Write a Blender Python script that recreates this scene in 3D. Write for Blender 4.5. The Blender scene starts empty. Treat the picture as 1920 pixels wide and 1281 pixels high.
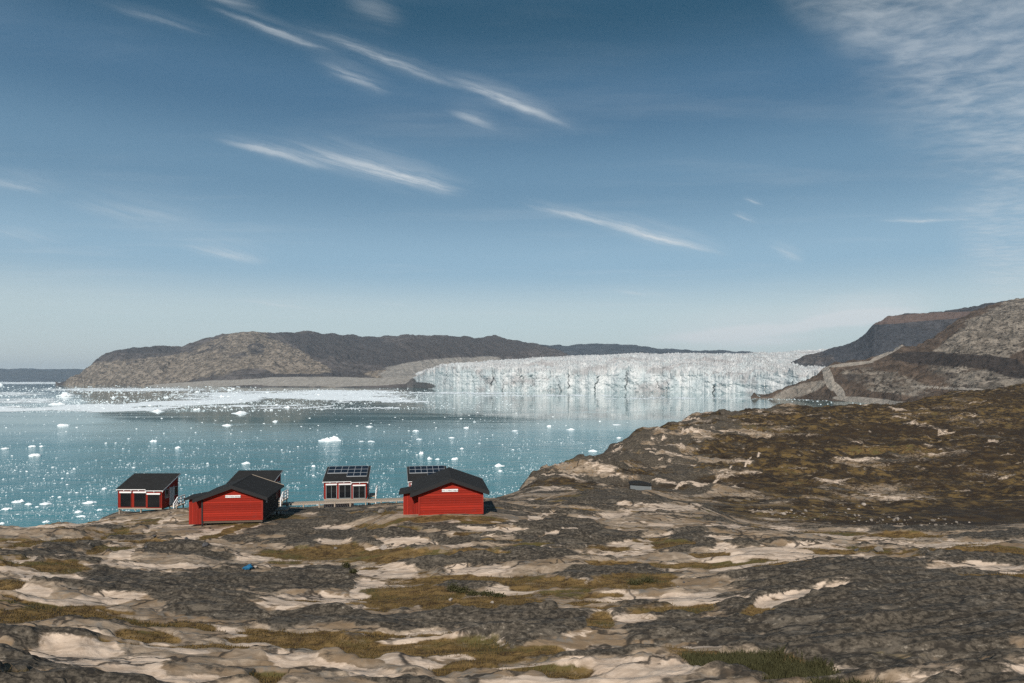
import bpy, bmesh, math, random
import numpy as np
from mathutils import Vector, Matrix

S = bpy.context.scene
COL = S.collection
R = math.radians
F = 1280.0            # focal length in photo pixels
HOR = 712.0           # row of the horizon
CH = 70.0             # camera height over the sea

# ------------------------------------------------------------------ camera
cam = bpy.data.cameras.new("camera"); cam.sensor_width = 36; cam.lens = 24
cam.shift_y = (HOR-640.5)/1920; cam.clip_start = 0.5; cam.clip_end = 200000
co = bpy.data.objects.new("camera", cam); COL.objects.link(co)
co.location = (0, 0, CH); co.rotation_euler = (R(90), 0, 0)
S.camera = co

# ------------------------------------------------------------------ sun, exposure
SUN_EL, SUN_AZ = 37.0, 192.0       # azimuth clockwise from +Y: behind the camera, to its left
sv = Vector((math.sin(R(SUN_AZ))*math.cos(R(SUN_EL)), math.cos(R(SUN_AZ))*math.cos(R(SUN_EL)), math.sin(R(SUN_EL))))
sl = bpy.data.lights.new("sun", 'SUN'); sl.energy = 4.4; sl.angle = R(0.53); sl.color = (1, 0.94, 0.86)
so = bpy.data.objects.new("sun", sl); COL.objects.link(so)
so.rotation_euler = sv.to_track_quat('Z', 'Y').to_euler()
S.view_settings.view_transform = 'Standard'; S.view_settings.look = 'None'
S.view_settings.exposure = 0.22; S.view_settings.gamma = 1
S.cycles.use_denoising = False
S.cycles.max_bounces = 6; S.cycles.volume_bounces = 0

# ------------------------------------------------------------------ node helper
class NT:
    def __init__(s, nt): s.t = nt; nt.nodes.clear()
    def n(s, typ, ins=None, **pr):
        nd = s.t.nodes.new(typ)
        for k, v in pr.items(): setattr(nd, k, v)
        for k, v in (ins or {}).items():
            sk = nd.inputs[k]
            if isinstance(v, bpy.types.NodeSocket): s.t.links.new(v, sk)
            elif isinstance(v, bpy.types.Node): s.t.links.new(v.outputs[0], sk)
            else: sk.default_value = v
        return nd
    def m(s, op, a, b=0.0, c=0.0, clamp=False):
        return s.n('ShaderNodeMath', {0: a, 1: b, 2: c}, operation=op, use_clamp=clamp).outputs[0]
    def mix(s, f, a, b, bt='MIX'):
        def c4(v): return (*v, 1) if isinstance(v, tuple) and len(v) == 3 else v
        nd = s.n('ShaderNodeMix', {0: f, 6: c4(a), 7: c4(b)}, data_type='RGBA', blend_type=bt)
        return nd.outputs[2]
    def ss(s, v, lo, hi):      # smoothstep
        return s.n('ShaderNodeMapRange', {0: v, 1: lo, 2: hi, 3: 0.0, 4: 1.0}, interpolation_type='SMOOTHSTEP').outputs[0]
    def noise(s, vec, scale, detail=4, rough=.55, dist=0.0):
        return s.n('ShaderNodeTexNoise', {'Vector': vec, 'Scale': scale, 'Detail': detail, 'Roughness': rough, 'Distortion': dist}).outputs[0]
    def attr(s, name): return s.n('ShaderNodeAttribute', attribute_name=name).outputs['Fac']
    def map(s, vec, loc=(0,0,0), rot=(0,0,0), sc=(1,1,1), typ='POINT'):
        return s.n('ShaderNodeMapping', {'Vector': vec, 'Location': loc, 'Rotation': rot, 'Scale': sc}, vector_type=typ).outputs[0]

def material(name):
    m = bpy.data.materials.new(name); m.use_nodes = True
    return m, NT(m.node_tree)

# ------------------------------------------------------------------ world: clear sky with cirrus
w = bpy.data.worlds.new("World"); S.world = w; w.use_nodes = True
T = NT(w.node_tree)
sky = T.n('ShaderNodeTexSky', sky_type='NISHITA', sun_disc=False, sun_elevation=R(SUN_EL), sun_rotation=R(SUN_AZ),
          altitude=50, air_density=1.0, dust_density=0.35, ozone_density=2.0)
gen = T.n('ShaderNodeTexCoord').outputs['Generated']
sep = T.n('ShaderNodeSeparateXYZ', {0: gen})
yy = T.m('MAXIMUM', sep.outputs[1], 0.08)
a_ = T.m('DIVIDE', sep.outputs[0], yy); b_ = T.m('DIVIDE', sep.outputs[2], yy)
ab = T.n('ShaderNodeCombineXYZ', {0: a_, 1: b_}).outputs[0]      # gnomonic sky coordinates
# fine fibres running along the streaks
wob = T.n('ShaderNodeTexNoise', {'Vector': ab, 'Scale': 9.0, 'Detail': 5.0, 'Roughness': .62})
wv = T.n('ShaderNodeVectorMath', {0: wob.outputs['Color'], 1: (.5, .5, .5)}, operation='SUBTRACT').outputs[0]
wv = T.n('ShaderNodeVectorMath', {0: wv, 'Scale': 0.016}, operation='SCALE').outputs[0]
abw = T.n('ShaderNodeVectorMath', {0: ab, 1: wv}, operation='ADD').outputs[0]
fib = T.noise(T.map(T.map(abw, rot=(0, 0, R(16))), sc=(5, 70, 1)), 1.0, 7, .70, .25)
fib = T.ss(fib, .32, .62)
STREAKS = [  # x0,y0,x1,y1 (photo), half width, strength
    (380, 10, 640, 105, 10, .42), (560, 50, 880, 170, 11, .40), (830, 140, 1080, 245, 12, .62), (580, 112, 745, 178, 14, .34),
    (835, 205, 940, 245, 11, .34), (400, 260, 640, 318, 11, .55), (520, 268, 890, 368, 20, .62), (700, 318, 890, 362, 9, .4),
    (975, 380, 1180, 428, 8, .5), (1100, 408, 1360, 478, 13, .75), (1440, 462, 1510, 492, 10, .42), (1370, 402, 1420, 420, 4, .35),
    (1390, 372, 1435, 388, 4, .35), (1640, 414, 1840, 409, 4, .42), (330, 462, 520, 490, 14, .40), (-60, 335, 130, 362, 14, .28),
    (100, 380, 420, 420, 26, .18), (440, 560, 600, 582, 4, .22), (700, 566, 780, 574, 4, .2), (1140, 545, 1260, 556, 5, .25),
    (1180, 640, 1560, 610, 20, .9), (1450, 616, 1760, 580, 20, 1.3), (1300, 646, 1560, 634, 12, .45), (-100, 430, 150, 455, 22, .14),
    (640, -30, 760, 60, 45, .14), (330, -20, 500, 20, 12, .25), (150, 0, 420, 70, 9, .16), (1900, 385, 1700, 395, 10, .15)]
acc = low = None
for x0, y0, x1, y1, hw, st in STREAKS:
    ax, ay, bx_, by_ = (x0-960)/F, (HOR-y0)/F, (x1-960)/F, (HOR-y1)/F
    L = math.hypot(bx_-ax, by_-ay)/2
    mp = T.map(abw, loc=((ax+bx_)/2, (ay+by_)/2, 0), rot=(0, 0, math.atan2(by_-ay, bx_-ax)), sc=(L*1.08, hw*.95/F, 1), typ='TEXTURE')
    g = T.n('ShaderNodeTexGradient', {0: mp}, gradient_type='SPHERICAL').outputs['Fac']
    mp2 = T.map(abw, loc=((ax+bx_)/2+.25*(by_-ay)*0, (ay+by_)/2+hw*.5/F, 0), rot=(0, 0, math.atan2(by_-ay, bx_-ax)), sc=(L*1.25, hw*2.6/F, 1), typ='TEXTURE')
    g2 = T.m('MULTIPLY', T.ss(T.n('ShaderNodeTexGradient', {0: mp2}, gradient_type='SPHERICAL').outputs['Fac'], 0.0, 1.0), st*.38)
    g = T.m('ADD', T.m('MULTIPLY', T.ss(g, 0.0, 1.0), st*.9), g2)
    if y0 > 600: low = g if low is None else T.m('ADD', low, g)
    else: acc = g if acc is None else T.m('ADD', acc, g)
acc = T.m('MULTIPLY', acc, T.m('MULTIPLY_ADD', fib, .85, .14))
# bank of broken high cloud in the upper right
pc = T.n('ShaderNodeVectorMath', {0: gen, 1: T.n('ShaderNodeCombineXYZ', {0: T.m('MAXIMUM', sep.outputs[2], .04), 1: T.m('MAXIMUM', sep.outputs[2], .04), 2: T.m('MAXIMUM', sep.outputs[2], .04)}).outputs[0]}, operation='DIVIDE').outputs[0]
puff = T.noise(T.map(pc, rot=(0, 0, R(-25)), sc=(7.0, 10.5, 1)), 1.0, 6, .62, .3)
puff2 = T.noise(T.map(pc, rot=(0, 0, R(-25)), sc=(1.4, 2.2, 1)), 1.0, 4, .55)
pf = T.ss(T.m('ADD', T.m('MULTIPLY', puff, .66), T.m('MULTIPLY', puff2, .44)), .34, .86)
bank = None
for cx, cy, rx, ry, an, st in [(1680, -70, 420, 230, -38, 1.3), (1850, 130, 380, 190, -44, 1.3), (1950, 420, 190, 260, -5, 1.0), (2000, 40, 480, 420, 0, 1.2)]:
    mp = T.map(abw, loc=((cx-960)/F, (HOR-cy)/F, 0), rot=(0, 0, R(an)), sc=(rx/F, ry/F, 1), typ='TEXTURE')
    g = T.m('MULTIPLY', T.ss(T.n('ShaderNodeTexGradient', {0: mp}, gradient_type='SPHERICAL').outputs['Fac'], 0.0, .55), st)
    bank = g if bank is None else T.m('MAXIMUM', bank, g)
bank = T.m('MULTIPLY', bank, T.m('MULTIPLY_ADD', pf, .44, .03))
low = T.m('MULTIPLY', low, T.m('MULTIPLY_ADD', puff2, .6, .8))
veil = T.m('MULTIPLY', T.ss(T.noise(T.map(pc, rot=(0, 0, R(-20)), sc=(.5, 1.6, 1)), 1.0, 5, .6), .48, .85), .14)
cm = T.m('MINIMUM', T.m('ADD', T.m('ADD', T.m('ADD', acc, low), bank), veil), .85)
elev = T.n('ShaderNodeMapRange', {0: sep.outputs[2], 1: 0.0, 2: 1.0}).outputs[0]
rampn = T.n('ShaderNodeValToRGB', {0: elev}); cr_ = rampn.color_ramp; cr_.interpolation = 'EASE'
for k_, (p_, c_) in enumerate([(0, (6.3, 6.7, 7.0)), (.087, (5.6, 6.6, 7.0)), (.163, (3.05, 4.7, 6.1)), (.272, (1.50, 2.80, 4.1)), (.371, (.66, 1.62, 2.75)), (.475, (.12, .74, 1.35)), (1, (.25, .8, 1.5))]):
    e_ = cr_.elements[0] if k_ == 0 else (cr_.elements[-1] if k_ == 6 else cr_.elements.new(p_))
    e_.position = p_; e_.color = (*[x/7 for x in c_], 1)
grad = T.n('ShaderNodeVectorMath', {0: rampn.outputs[0], 'Scale': 7.0}, operation='SCALE').outputs[0]
skc = T.mix(.76, T.mix(1.0, sky.outputs[0], (.62, .70, .66), 'MULTIPLY'), grad)
cl = T.mix(cm, skc, (6.6, 7.0, 7.25))
bg = T.n('ShaderNodeBackground', {'Color': cl, 'Strength': 0.09})
T.n('ShaderNodeOutputWorld', {0: bg})

# ------------------------------------------------------------------ numpy noise
_rng = np.random.RandomState(7)
_P = np.tile(_rng.permutation(256), 2).astype(np.int32)
_A = np.linspace(0, 2*np.pi, 256, endpoint=False); _GX = np.cos(_A).astype(np.float32); _GY = np.sin(_A).astype(np.float32)
def pn(x, y, seed=0):
    x = np.asarray(x, np.float64)+seed*37.17; y = np.asarray(y, np.float64)+seed*91.73
    xi = np.floor(x); yi = np.floor(y); fx = (x-xi).astype(np.float32); fy = (y-yi).astype(np.float32)
    xi = xi.astype(np.int64) & 255; yi = yi.astype(np.int64) & 255; x1 = (xi+1) & 255; y1 = (yi+1) & 255
    def g(a, b, dx, dy):
        h = _P[_P[a]+b]; return _GX[h]*dx+_GY[h]*dy
    u = fx*fx*fx*(fx*(fx*6-15)+10); v = fy*fy*fy*(fy*(fy*6-15)+10)
    n0 = g(xi, yi, fx, fy); n1 = g(x1, yi, fx-1, fy); n2 = g(xi, y1, fx, fy-1); n3 = g(x1, y1, fx-1, fy-1)
    p = n0+u*(n1-n0); q = n2+u*(n3-n2)
    return (p+v*(q-p))*1.5
def fbm(x, y, o=4, seed=0, gain=.5):
    s = 0; a = 1; f = 1
    for k in range(o):
        s = s+a*pn(np.asarray(x)*f, np.asarray(y)*f, seed+k*3); a *= gain; f *= 2.03
    return s
def ridged(x, y, o=4, seed=0, gain=.5):
    s = 0; a = 1; f = 1
    for k in range(o):
        s = s+a*(1-2*np.abs(pn(np.asarray(x)*f, np.asarray(y)*f, seed+k*3))); a *= gain; f *= 2.03
    return s
def sstep(lo, hi, v):
    t = np.clip((v-lo)/(hi-lo), 0, 1); return t*t*(3-2*t)

# ------------------------------------------------------------------ mesh helpers
def mesh_np(name, V, Fc, mat, attrs=None, smooth=True):
    me = bpy.data.meshes.new(name)
    V = np.ascontiguousarray(V, np.float32); Fc = np.ascontiguousarray(Fc, np.int32); k = Fc.shape[1]
    me.vertices.add(len(V)); me.vertices.foreach_set('co', V.ravel())
    me.loops.add(Fc.size); me.loops.foreach_set('vertex_index', Fc.ravel())
    me.polygons.add(len(Fc)); me.polygons.foreach_set('loop_start', np.arange(0, Fc.size, k, dtype=np.int32))
    me.polygons.foreach_set('use_smooth', np.full(len(Fc), smooth))
    for nm, a in (attrs or {}).items():
        at = me.attributes.new(nm, 'FLOAT', 'POINT'); at.data.foreach_set('value', np.ascontiguousarray(a, np.float32).ravel())
    me.update(calc_edges=True); me.validate()
    me.materials.append(mat)
    ob = bpy.data.objects.new(name, me); COL.objects.link(ob)
    return ob
def grid_faces(nr, nc, keep=None):
    i = np.arange(nr*nc).reshape(nr, nc)
    f = np.stack([i[:-1, :-1], i[:-1, 1:], i[1:, 1:], i[1:, :-1]], -1).reshape(-1, 4)
    return f if keep is None else f[keep.ravel()]
def compact(V, Fc, attrs):
    u, inv = np.unique(Fc, return_inverse=True)
    return V[u], inv.reshape(Fc.shape), {k: np.ravel(a)[u] for k, a in attrs.items()}
def tag(o, label=None, cat=None, group=None, kind=None):
    if label: o['label'] = label
    if cat: o['category'] = cat
    if group: o['group'] = group
    if kind: o['kind'] = kind
    return o

# ------------------------------------------------------------------ materials
def rock_ground_material():
    m, t = material("weathered_rock")
    pos = t.n('ShaderNodeNewGeometry').outputs['Position']
    st = t.map(pos, rot=(0, 0, R(8)), sc=(.55, 1, 1))
    n_big = t.noise(st, .55, 6, .6); n_mid = t.noise(st, 2.6, 7, .68, .4); n_fin = t.noise(st, 11, 5, .7)
    st2 = t.map(pos, rot=(0, 0, R(10)), sc=(.38, 1, 1)); n_str = t.noise(st2, 2.4, 8, .72, 1.0)
    dk, pl, gr, ht = (t.attr(k) for k in ('dark', 'pale', 'grass', 'heath'))
    n_g = t.noise(st, 1.1, 7, .68, .8); n_sp = t.noise(t.map(pos, sc=(.8, 1, 1)), 6.0, 4, .75)
    mid = t.mix(t.ss(n_str, .36, .64), (.180, .136, .096), (.350, .276, .205))
    mid = t.mix(t.m('MULTIPLY', t.ss(n_big, .42, .60), .8), mid, (.172, .116, .066))
    mid = t.mix(t.m('MULTIPLY', t.ss(n_g, .52, .64), .8), mid, (.165, .150, .130))
    mid = t.mix(t.ss(n_mid, .56, .70), mid, (.060, .048, .036))
    dark = t.mix(t.ss(n_sp, .40, .60), (.027, .0225, .017), (.098, .081, .061))
    dark = t.mix(t.m('MULTIPLY', t.ss(n_g, .52, .68), .65), dark, (.165, .138, .106))
    dark = t.mix(t.m('MULTIPLY', t.ss(n_sp, .59, .69), t.ss(n_big, .38, .60)), dark, (.270, .232, .185))
    dark = t.mix(t.ss(n_mid, .32, .42), (.019, .017, .015), dark)
    pale = t.mix(t.ss(n_str, .34, .66), (.36, .275, .205), (.56, .450, .355))
    pale = t.mix(t.m('MULTIPLY', t.ss(n_g, .54, .66), .8), pale, (.270, .205, .150))
    gras = t.mix(t.ss(n_mid, .36, .60), (.046, .027, .011), (.170, .108, .040))
    gras = t.mix(t.ss(n_big, .50, .62), gras, (.080, .066, .022))
    gras = t.mix(t.ss(n_g, .58, .68), gras, (.190, .140, .085))
    heat = t.mix(t.ss(n_mid, .36, .64), (.010, .0075, .006), (.046, .030, .015))
    heat = t.mix(t.ss(n_big, .46, .62), heat, (.120, .078, .028))
    heat = t.mix(t.ss(t.noise(t.map(pos, rot=(0, 0, R(14)), sc=(.5, .8, 1)), .9, 5, .7), .60, .66), heat, (.20, .16, .115))
    heat = t.mix(t.m('MULTIPLY', t.ss(t.noise(t.map(pos, sc=(.5, 1, 1)), .045, 4, .6), .46, .62), .75), heat, (.024, .016, .010))
    def msk(a, wn, n): return t.ss(t.m('ADD', a, t.m('MULTIPLY', t.m('SUBTRACT', n, .5), wn)), .36, .64)
    c = t.mix(msk(dk, 1.7, n_g), mid, dark)
    c = t.mix(msk(pl, 1.7, n_str), c, pale)
    c = t.mix(msk(ht, 1.3, n_mid), c, heat)
    c = t.mix(msk(gr, 1.3, n_g), c, gras)
    nd_ = t.n('ShaderNodeTexNoise', {'Vector': pos, 'Scale': .7, 'Detail': 5.0})
    pw2 = t.n('ShaderNodeVectorMath', {0: nd_.outputs['Color'], 1: (1.6, 1.6, 1.6), 2: pos}, operation='MULTIPLY_ADD').outputs[0]
    crk = t.ss(t.n('ShaderNodeTexVoronoi', {'Vector': t.map(pw2, rot=(0, 0, R(12)), sc=(.17, .55, .4)), 'Scale': 1.0}, feature='DISTANCE_TO_EDGE').outputs[0], .004, .035)
    c = t.mix(t.m('MULTIPLY', t.m('SUBTRACT', 1.0, crk), t.m('MULTIPLY', t.ss(n_big, .40, .5), t.m('SUBTRACT', .9, gr))), c, (.030, .025, .020))
    h = t.m('ADD', t.m('MULTIPLY', n_g, .10), t.m('MULTIPLY', n_sp, .025)); h = t.m('ADD', h, t.m('MULTIPLY_ADD', crk, .06, t.m('MULTIPLY', n_str, .05)))
    bp = t.n('ShaderNodeBump', {'Height': h, 'Strength': .5, 'Distance': 1.0})
    p = t.n('ShaderNodeBsdfPrincipled', {'Base Color': c, 'Roughness': .88, 'Normal': bp, 'Specular IOR Level': .25})
    t.n('ShaderNodeOutputMaterial', {0: p}); return m

def mountain_material(name, sc, base, pale, dark, grav):
    m, t = material(name)
    pos = t.n('ShaderNodeNewGeometry').outputs['Position']
    st = t.map(pos, rot=(0, R(18), R(20)), sc=(1, 1, 1.6))
    n1 = t.noise(st, 6.0/sc, 8, .66, .5); n2 = t.noise(st, 28.0/sc, 6, .7); n3 = t.noise(t.map(pos, rot=(R(10), R(35), 0), sc=(.6, .6, 1.2)), 15/sc, 6, .68, .8)
    pl, gv, dk = t.attr('pale'), t.attr('gravel'), t.attr('dark')
    c = t.mix(t.ss(n1, .35, .65), tuple(x*.62 for x in base), tuple(x*1.35 for x in base))
    pc_ = t.mix(t.ss(n3, .40, .60), tuple(x*.45 for x in pale), pale)
    pc_ = t.mix(t.ss(n2, .52, .62), pc_, dark)
    dc = t.mix(t.ss(n2, .35, .65), dark, tuple(x*1.7 for x in dark))
    def msk(a, wn, n): return t.ss(t.m('ADD', a, t.m('MULTIPLY', t.m('SUBTRACT', n, .5), wn)), .34, .66)
    c = t.mix(msk(pl, 1.4, n1), c, pc_)
    c = t.mix(msk(dk, 1.2, n1), c, dc)
    gc = t.mix(t.ss(n2, .3, .7), tuple(x*.8 for x in grav), tuple(x*1.15 for x in grav))
    c = t.mix(msk(gv, .5, n1), c, gc)
    bp = t.n('ShaderNodeBump', {'Height': t.m('ADD', t.m('MULTIPLY', n2, .5), n3), 'Strength': .9, 'Distance': sc/28})
    p = t.n('ShaderNodeBsdfPrincipled', {'Base Color': c, 'Roughness': .95, 'Normal': bp, 'Specular IOR Level': .1})
    t.n('ShaderNodeOutputMaterial', {0: p}); return m

def plain(name, col, rough=.6, var=.15, scale=6, spec=.3, bump=0):
    m, t = material(name)
    oc = t.n('ShaderNodeTexCoord').outputs['Object']
    n = t.noise(oc, scale, 5, .6)
    c = t.mix(n, tuple(x*(1-var) for x in col), tuple(x*(1+var) for x in col))
    ins = {'Base Color': c, 'Roughness': rough, 'Specular IOR Level': spec}
    if bump: ins['Normal'] = t.n('ShaderNodeBump', {'Height': n, 'Strength': .6, 'Distance': bump})
    p = t.n('ShaderNodeBsdfPrincipled', ins); t.n('ShaderNodeOutputMaterial', {0: p}); return m

def cladding(name, col, board=.19, axis=2):
    m, t = material(name)
    oc = t.n('ShaderNodeTexCoord').outputs['Object']
    sp = t.n('ShaderNodeSeparateXYZ', {0: oc}).outputs[axis]
    q = t.m('DIVIDE', t.m('ADD', sp, 20.0), board)
    fr = t.m('FRACT', q); idx = t.m('FLOOR', q)
    rnd = t.n('ShaderNodeTexWhiteNoise', {'W': idx}, noise_dimensions='1D').outputs[0]
    st = t.noise(t.map(oc, sc=(1.2, 1.2, 9) if axis == 2 else (9, 9, 1.2)), 1.5, 6, .65)
    f = t.m('ADD', t.m('MULTIPLY', rnd, .55), t.m('MULTIPLY', st, .75))
    c = t.mix(f, tuple(x*.52 for x in col), tuple(x*1.35 for x in col))
    c = t.mix(t.m('MULTIPLY', t.ss(t.noise(oc, .9, 6, .7), .55, .75), .35), c, tuple(x*.55+.03 for x in col))
    gap = t.ss(fr, 0.0, .14)
    c = t.mix(gap, tuple(x*.35 for x in col), c)
    bp = t.n('ShaderNodeBump', {'Height': gap, 'Strength': .7, 'Distance': .02})
    p = t.n('ShaderNodeBsdfPrincipled', {'Base Color': c, 'Roughness': .72, 'Normal': bp, 'Specular IOR Level': .2})
    t.n('ShaderNodeOutputMaterial', {0: p}); return m

def ice_material(name, a=(.74, .82, .85), b=(.90, .92, .92)):
    m, t = material(name)
    pos = t.n('ShaderNodeTexCoord').outputs['Object']
    n = t.noise(pos, 1.3, 5, .6)
    c = t.mix(t.ss(n, .3, .7), a, b)
    p = t.n('ShaderNodeBsdfPrincipled', {'Base Color': c, 'Roughness': .5, 'Specular IOR Level': .3})
    t.n('ShaderNodeOutputMaterial', {0: p}); return m

def water_material():
    m, t = material("glacial_water")
    pos = t.n('ShaderNodeNewGeometry').outputs['Position']
    n1 = t.noise(t.map(pos, sc=(.5, 1, 1)), .55, 4, .6)
    n2 = t.noise(t.map(pos, sc=(.35, 1, 1)), .06, 4, .6)
    n3 = t.noise(t.map(pos, rot=(0, 0, R(4)), sc=(.25, 1.6, 1)), .004, 5, .6, .6)      # wind lanes
    rip = t.ss(n3, .42, .60)
    yv = t.n('ShaderNodeSeparateXYZ', {0: pos}).outputs[1]
    rip = t.m('MAXIMUM', t.m('MULTIPLY', rip, .16), t.m('MULTIPLY', t.ss(t.m('ADD', yv, t.m('MULTIPLY', t.m('SUBTRACT', n3, .5), 900.0)), 1150, 560), 1.0))
    st = t.m('MULTIPLY_ADD', rip, .75, .012)
    h = t.m('ADD', t.m('MULTIPLY', n1, .25), t.m('MULTIPLY', n2, 1.2))
    bp = t.n('ShaderNodeBump', {'Height': h, 'Strength': st, 'Distance': 1.6})
    c = t.mix(t.ss(t.noise(pos, .003, 4, .6), .35, .65), (.016, .145, .170), (.028, .182, .205))
    p = t.n('ShaderNodeBsdfPrincipled', {'Base Color': c, 'Roughness': t.m('MULTIPLY_ADD', rip, .10, .02), 'IOR': 1.33, 'Normal': bp, 'Specular IOR Level': t.m('MULTIPLY_ADD', rip, -.20, .5)})
    t.n('ShaderNodeOutputMaterial', {0: p}); return m

def glacier_material():
    m, t = material("glacier_ice")
    pos = t.n('ShaderNodeNewGeometry').outputs['Position']
    n1 = t.noise(t.map(pos, sc=(1, .5, .45)), .05, 7, .7, .4); n2 = t.noise(t.map(pos, sc=(1, .6, .35)), .016, 5, .6)
    n3 = t.noise(t.map(pos, rot=(0, 0, R(30)), sc=(.25, 1, 1)), .006, 6, .65)
    dk = t.attr('debris'); cr = t.attr('crevasse_shade')
    c = t.mix(t.ss(n2, .35, .65), (.45, .50, .51), (.64, .65, .645))
    c = t.mix(t.m('MULTIPLY', t.ss(n1, .52, .68), .55), c, (.31, .375, .40))
    c = t.mix(t.m('MULTIPLY', t.ss(n3, .50, .64), .7), c, (.30, .275, .27))
    c = t.mix(t.m('MULTIPLY', cr, .85), c, (.15, .19, .215))  # self-shadow of the crevasses painted into the ice colour as dark blue-grey
    top_ = t.attr('upper')
    c = t.mix(t.m('MULTIPLY', top_, t.ss(n1, .38, .58)), c, (.40, .388, .388))
    c = t.mix(t.ss(t.m('ADD', dk, t.m('MULTIPLY', t.m('SUBTRACT', n1, .5), 1.2)), .4, .62), c, (.10, .092, .088))
    bp = t.n('ShaderNodeBump', {'Height': n1, 'Strength': .8, 'Distance': 14})
    p = t.n('ShaderNodeBsdfPrincipled', {'Base Color': c, 'Roughness': .7, 'Normal': bp, 'Specular IOR Level': .2})
    t.n('ShaderNodeOutputMaterial', {0: p}); return m

M = dict(
    rock=rock_ground_material(), water=water_material(), ice=ice_material("floating_ice"), brash=ice_material("brash_ice", (.52, .64, .68), (.84, .87, .88)), glacier=glacier_material(),
    head=mountain_material("headland_rock", 900, (.088, .078, .075), (.265, .222, .178), (.046, .042, .042), (.255, .238, .215)),
    cliff=mountain_material("basalt_cliff", 700, (.062, .060, .064), (.12, .105, .10), (.040, .041, .046), (.135, .095, .08)),
    moraine=mountain_material("moraine_rock", 420, (.098, .072, .054), (.270, .232, .190), (.034, .028, .025), (.300, .265, .225)),
    far=mountain_material("far_rock", 1500, (.055, .060, .068), (.09, .09, .09), (.045, .048, .054), (.12, .12, .12)),
    blackclad=cladding("black_boards", (.022, .020, .020), .14, 1), red=cladding("red_boards", (.265, .0195, .0095)), redv=cladding("red_upright_boards", (.245, .0175, .009), .14, 0),
    redtrim=plain("red_trim", (.25, .020, .010), .6), felt=plain("roof_felt", (.021, .021, .021), .9, .45, 1.6, .15),
    black=plain("black_trim", (.018, .018, .019), .7), white=plain("white_paint", (.78, .77, .76), .5, .06),
    glass=plain("dark_glass", (.010, .011, .013), .12, .1, 2, .5), wood=plain("weathered_wood", (.33, .27, .21), .8, .3, 12),
    wooddark=plain("dark_wood", (.10, .075, .055), .8, .3, 12), panel=plain("solar_cell", (.008, .010, .016), .22, .2, 3, .5),
    alu=plain("aluminium", (.36, .38, .40), .5), skirt=plain("pale_skirt", (.56, .50, .49), .8, .12, 3),
    greydoor=plain("grey_paint", (.33, .37, .38), .6), blue=plain("blue_cloth", (.010, .105, .215), .7, .35, 4, bump=.05),
    stone=plain("stone", (.19, .165, .14), .9, .5, 2.2, .15, .12), stonedark=plain("dark_stone", (.085, .083, .086), .9, .5, 3, .15, .1),
    stonepale=plain("pale_stone", (.33, .285, .245), .9, .35, 2.5, .15, .1),
    shed=plain("grey_boards", (.135, .150, .158), .8, .2, 3), lettering=plain("black_lettering", (.02, .02, .02), .6),
    grass=plain("dry_grass", (.115, .078, .030), .9, .6, .8, .1), shrub=plain("shrub_leaf", (.052, .050, .022), .8, .6, 3, .15),
)

# ------------------------------------------------------------------ water
bm = bmesh.new(); bmesh.ops.create_circle(bm, cap_ends=True, radius=38000, segments=96)
me = bpy.data.meshes.new("water"); bm.to_mesh(me); bm.free(); me.materials.append(M['water'])
wo = bpy.data.objects.new("water", me); COL.objects.link(wo); tag(wo, kind='structure')

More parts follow.
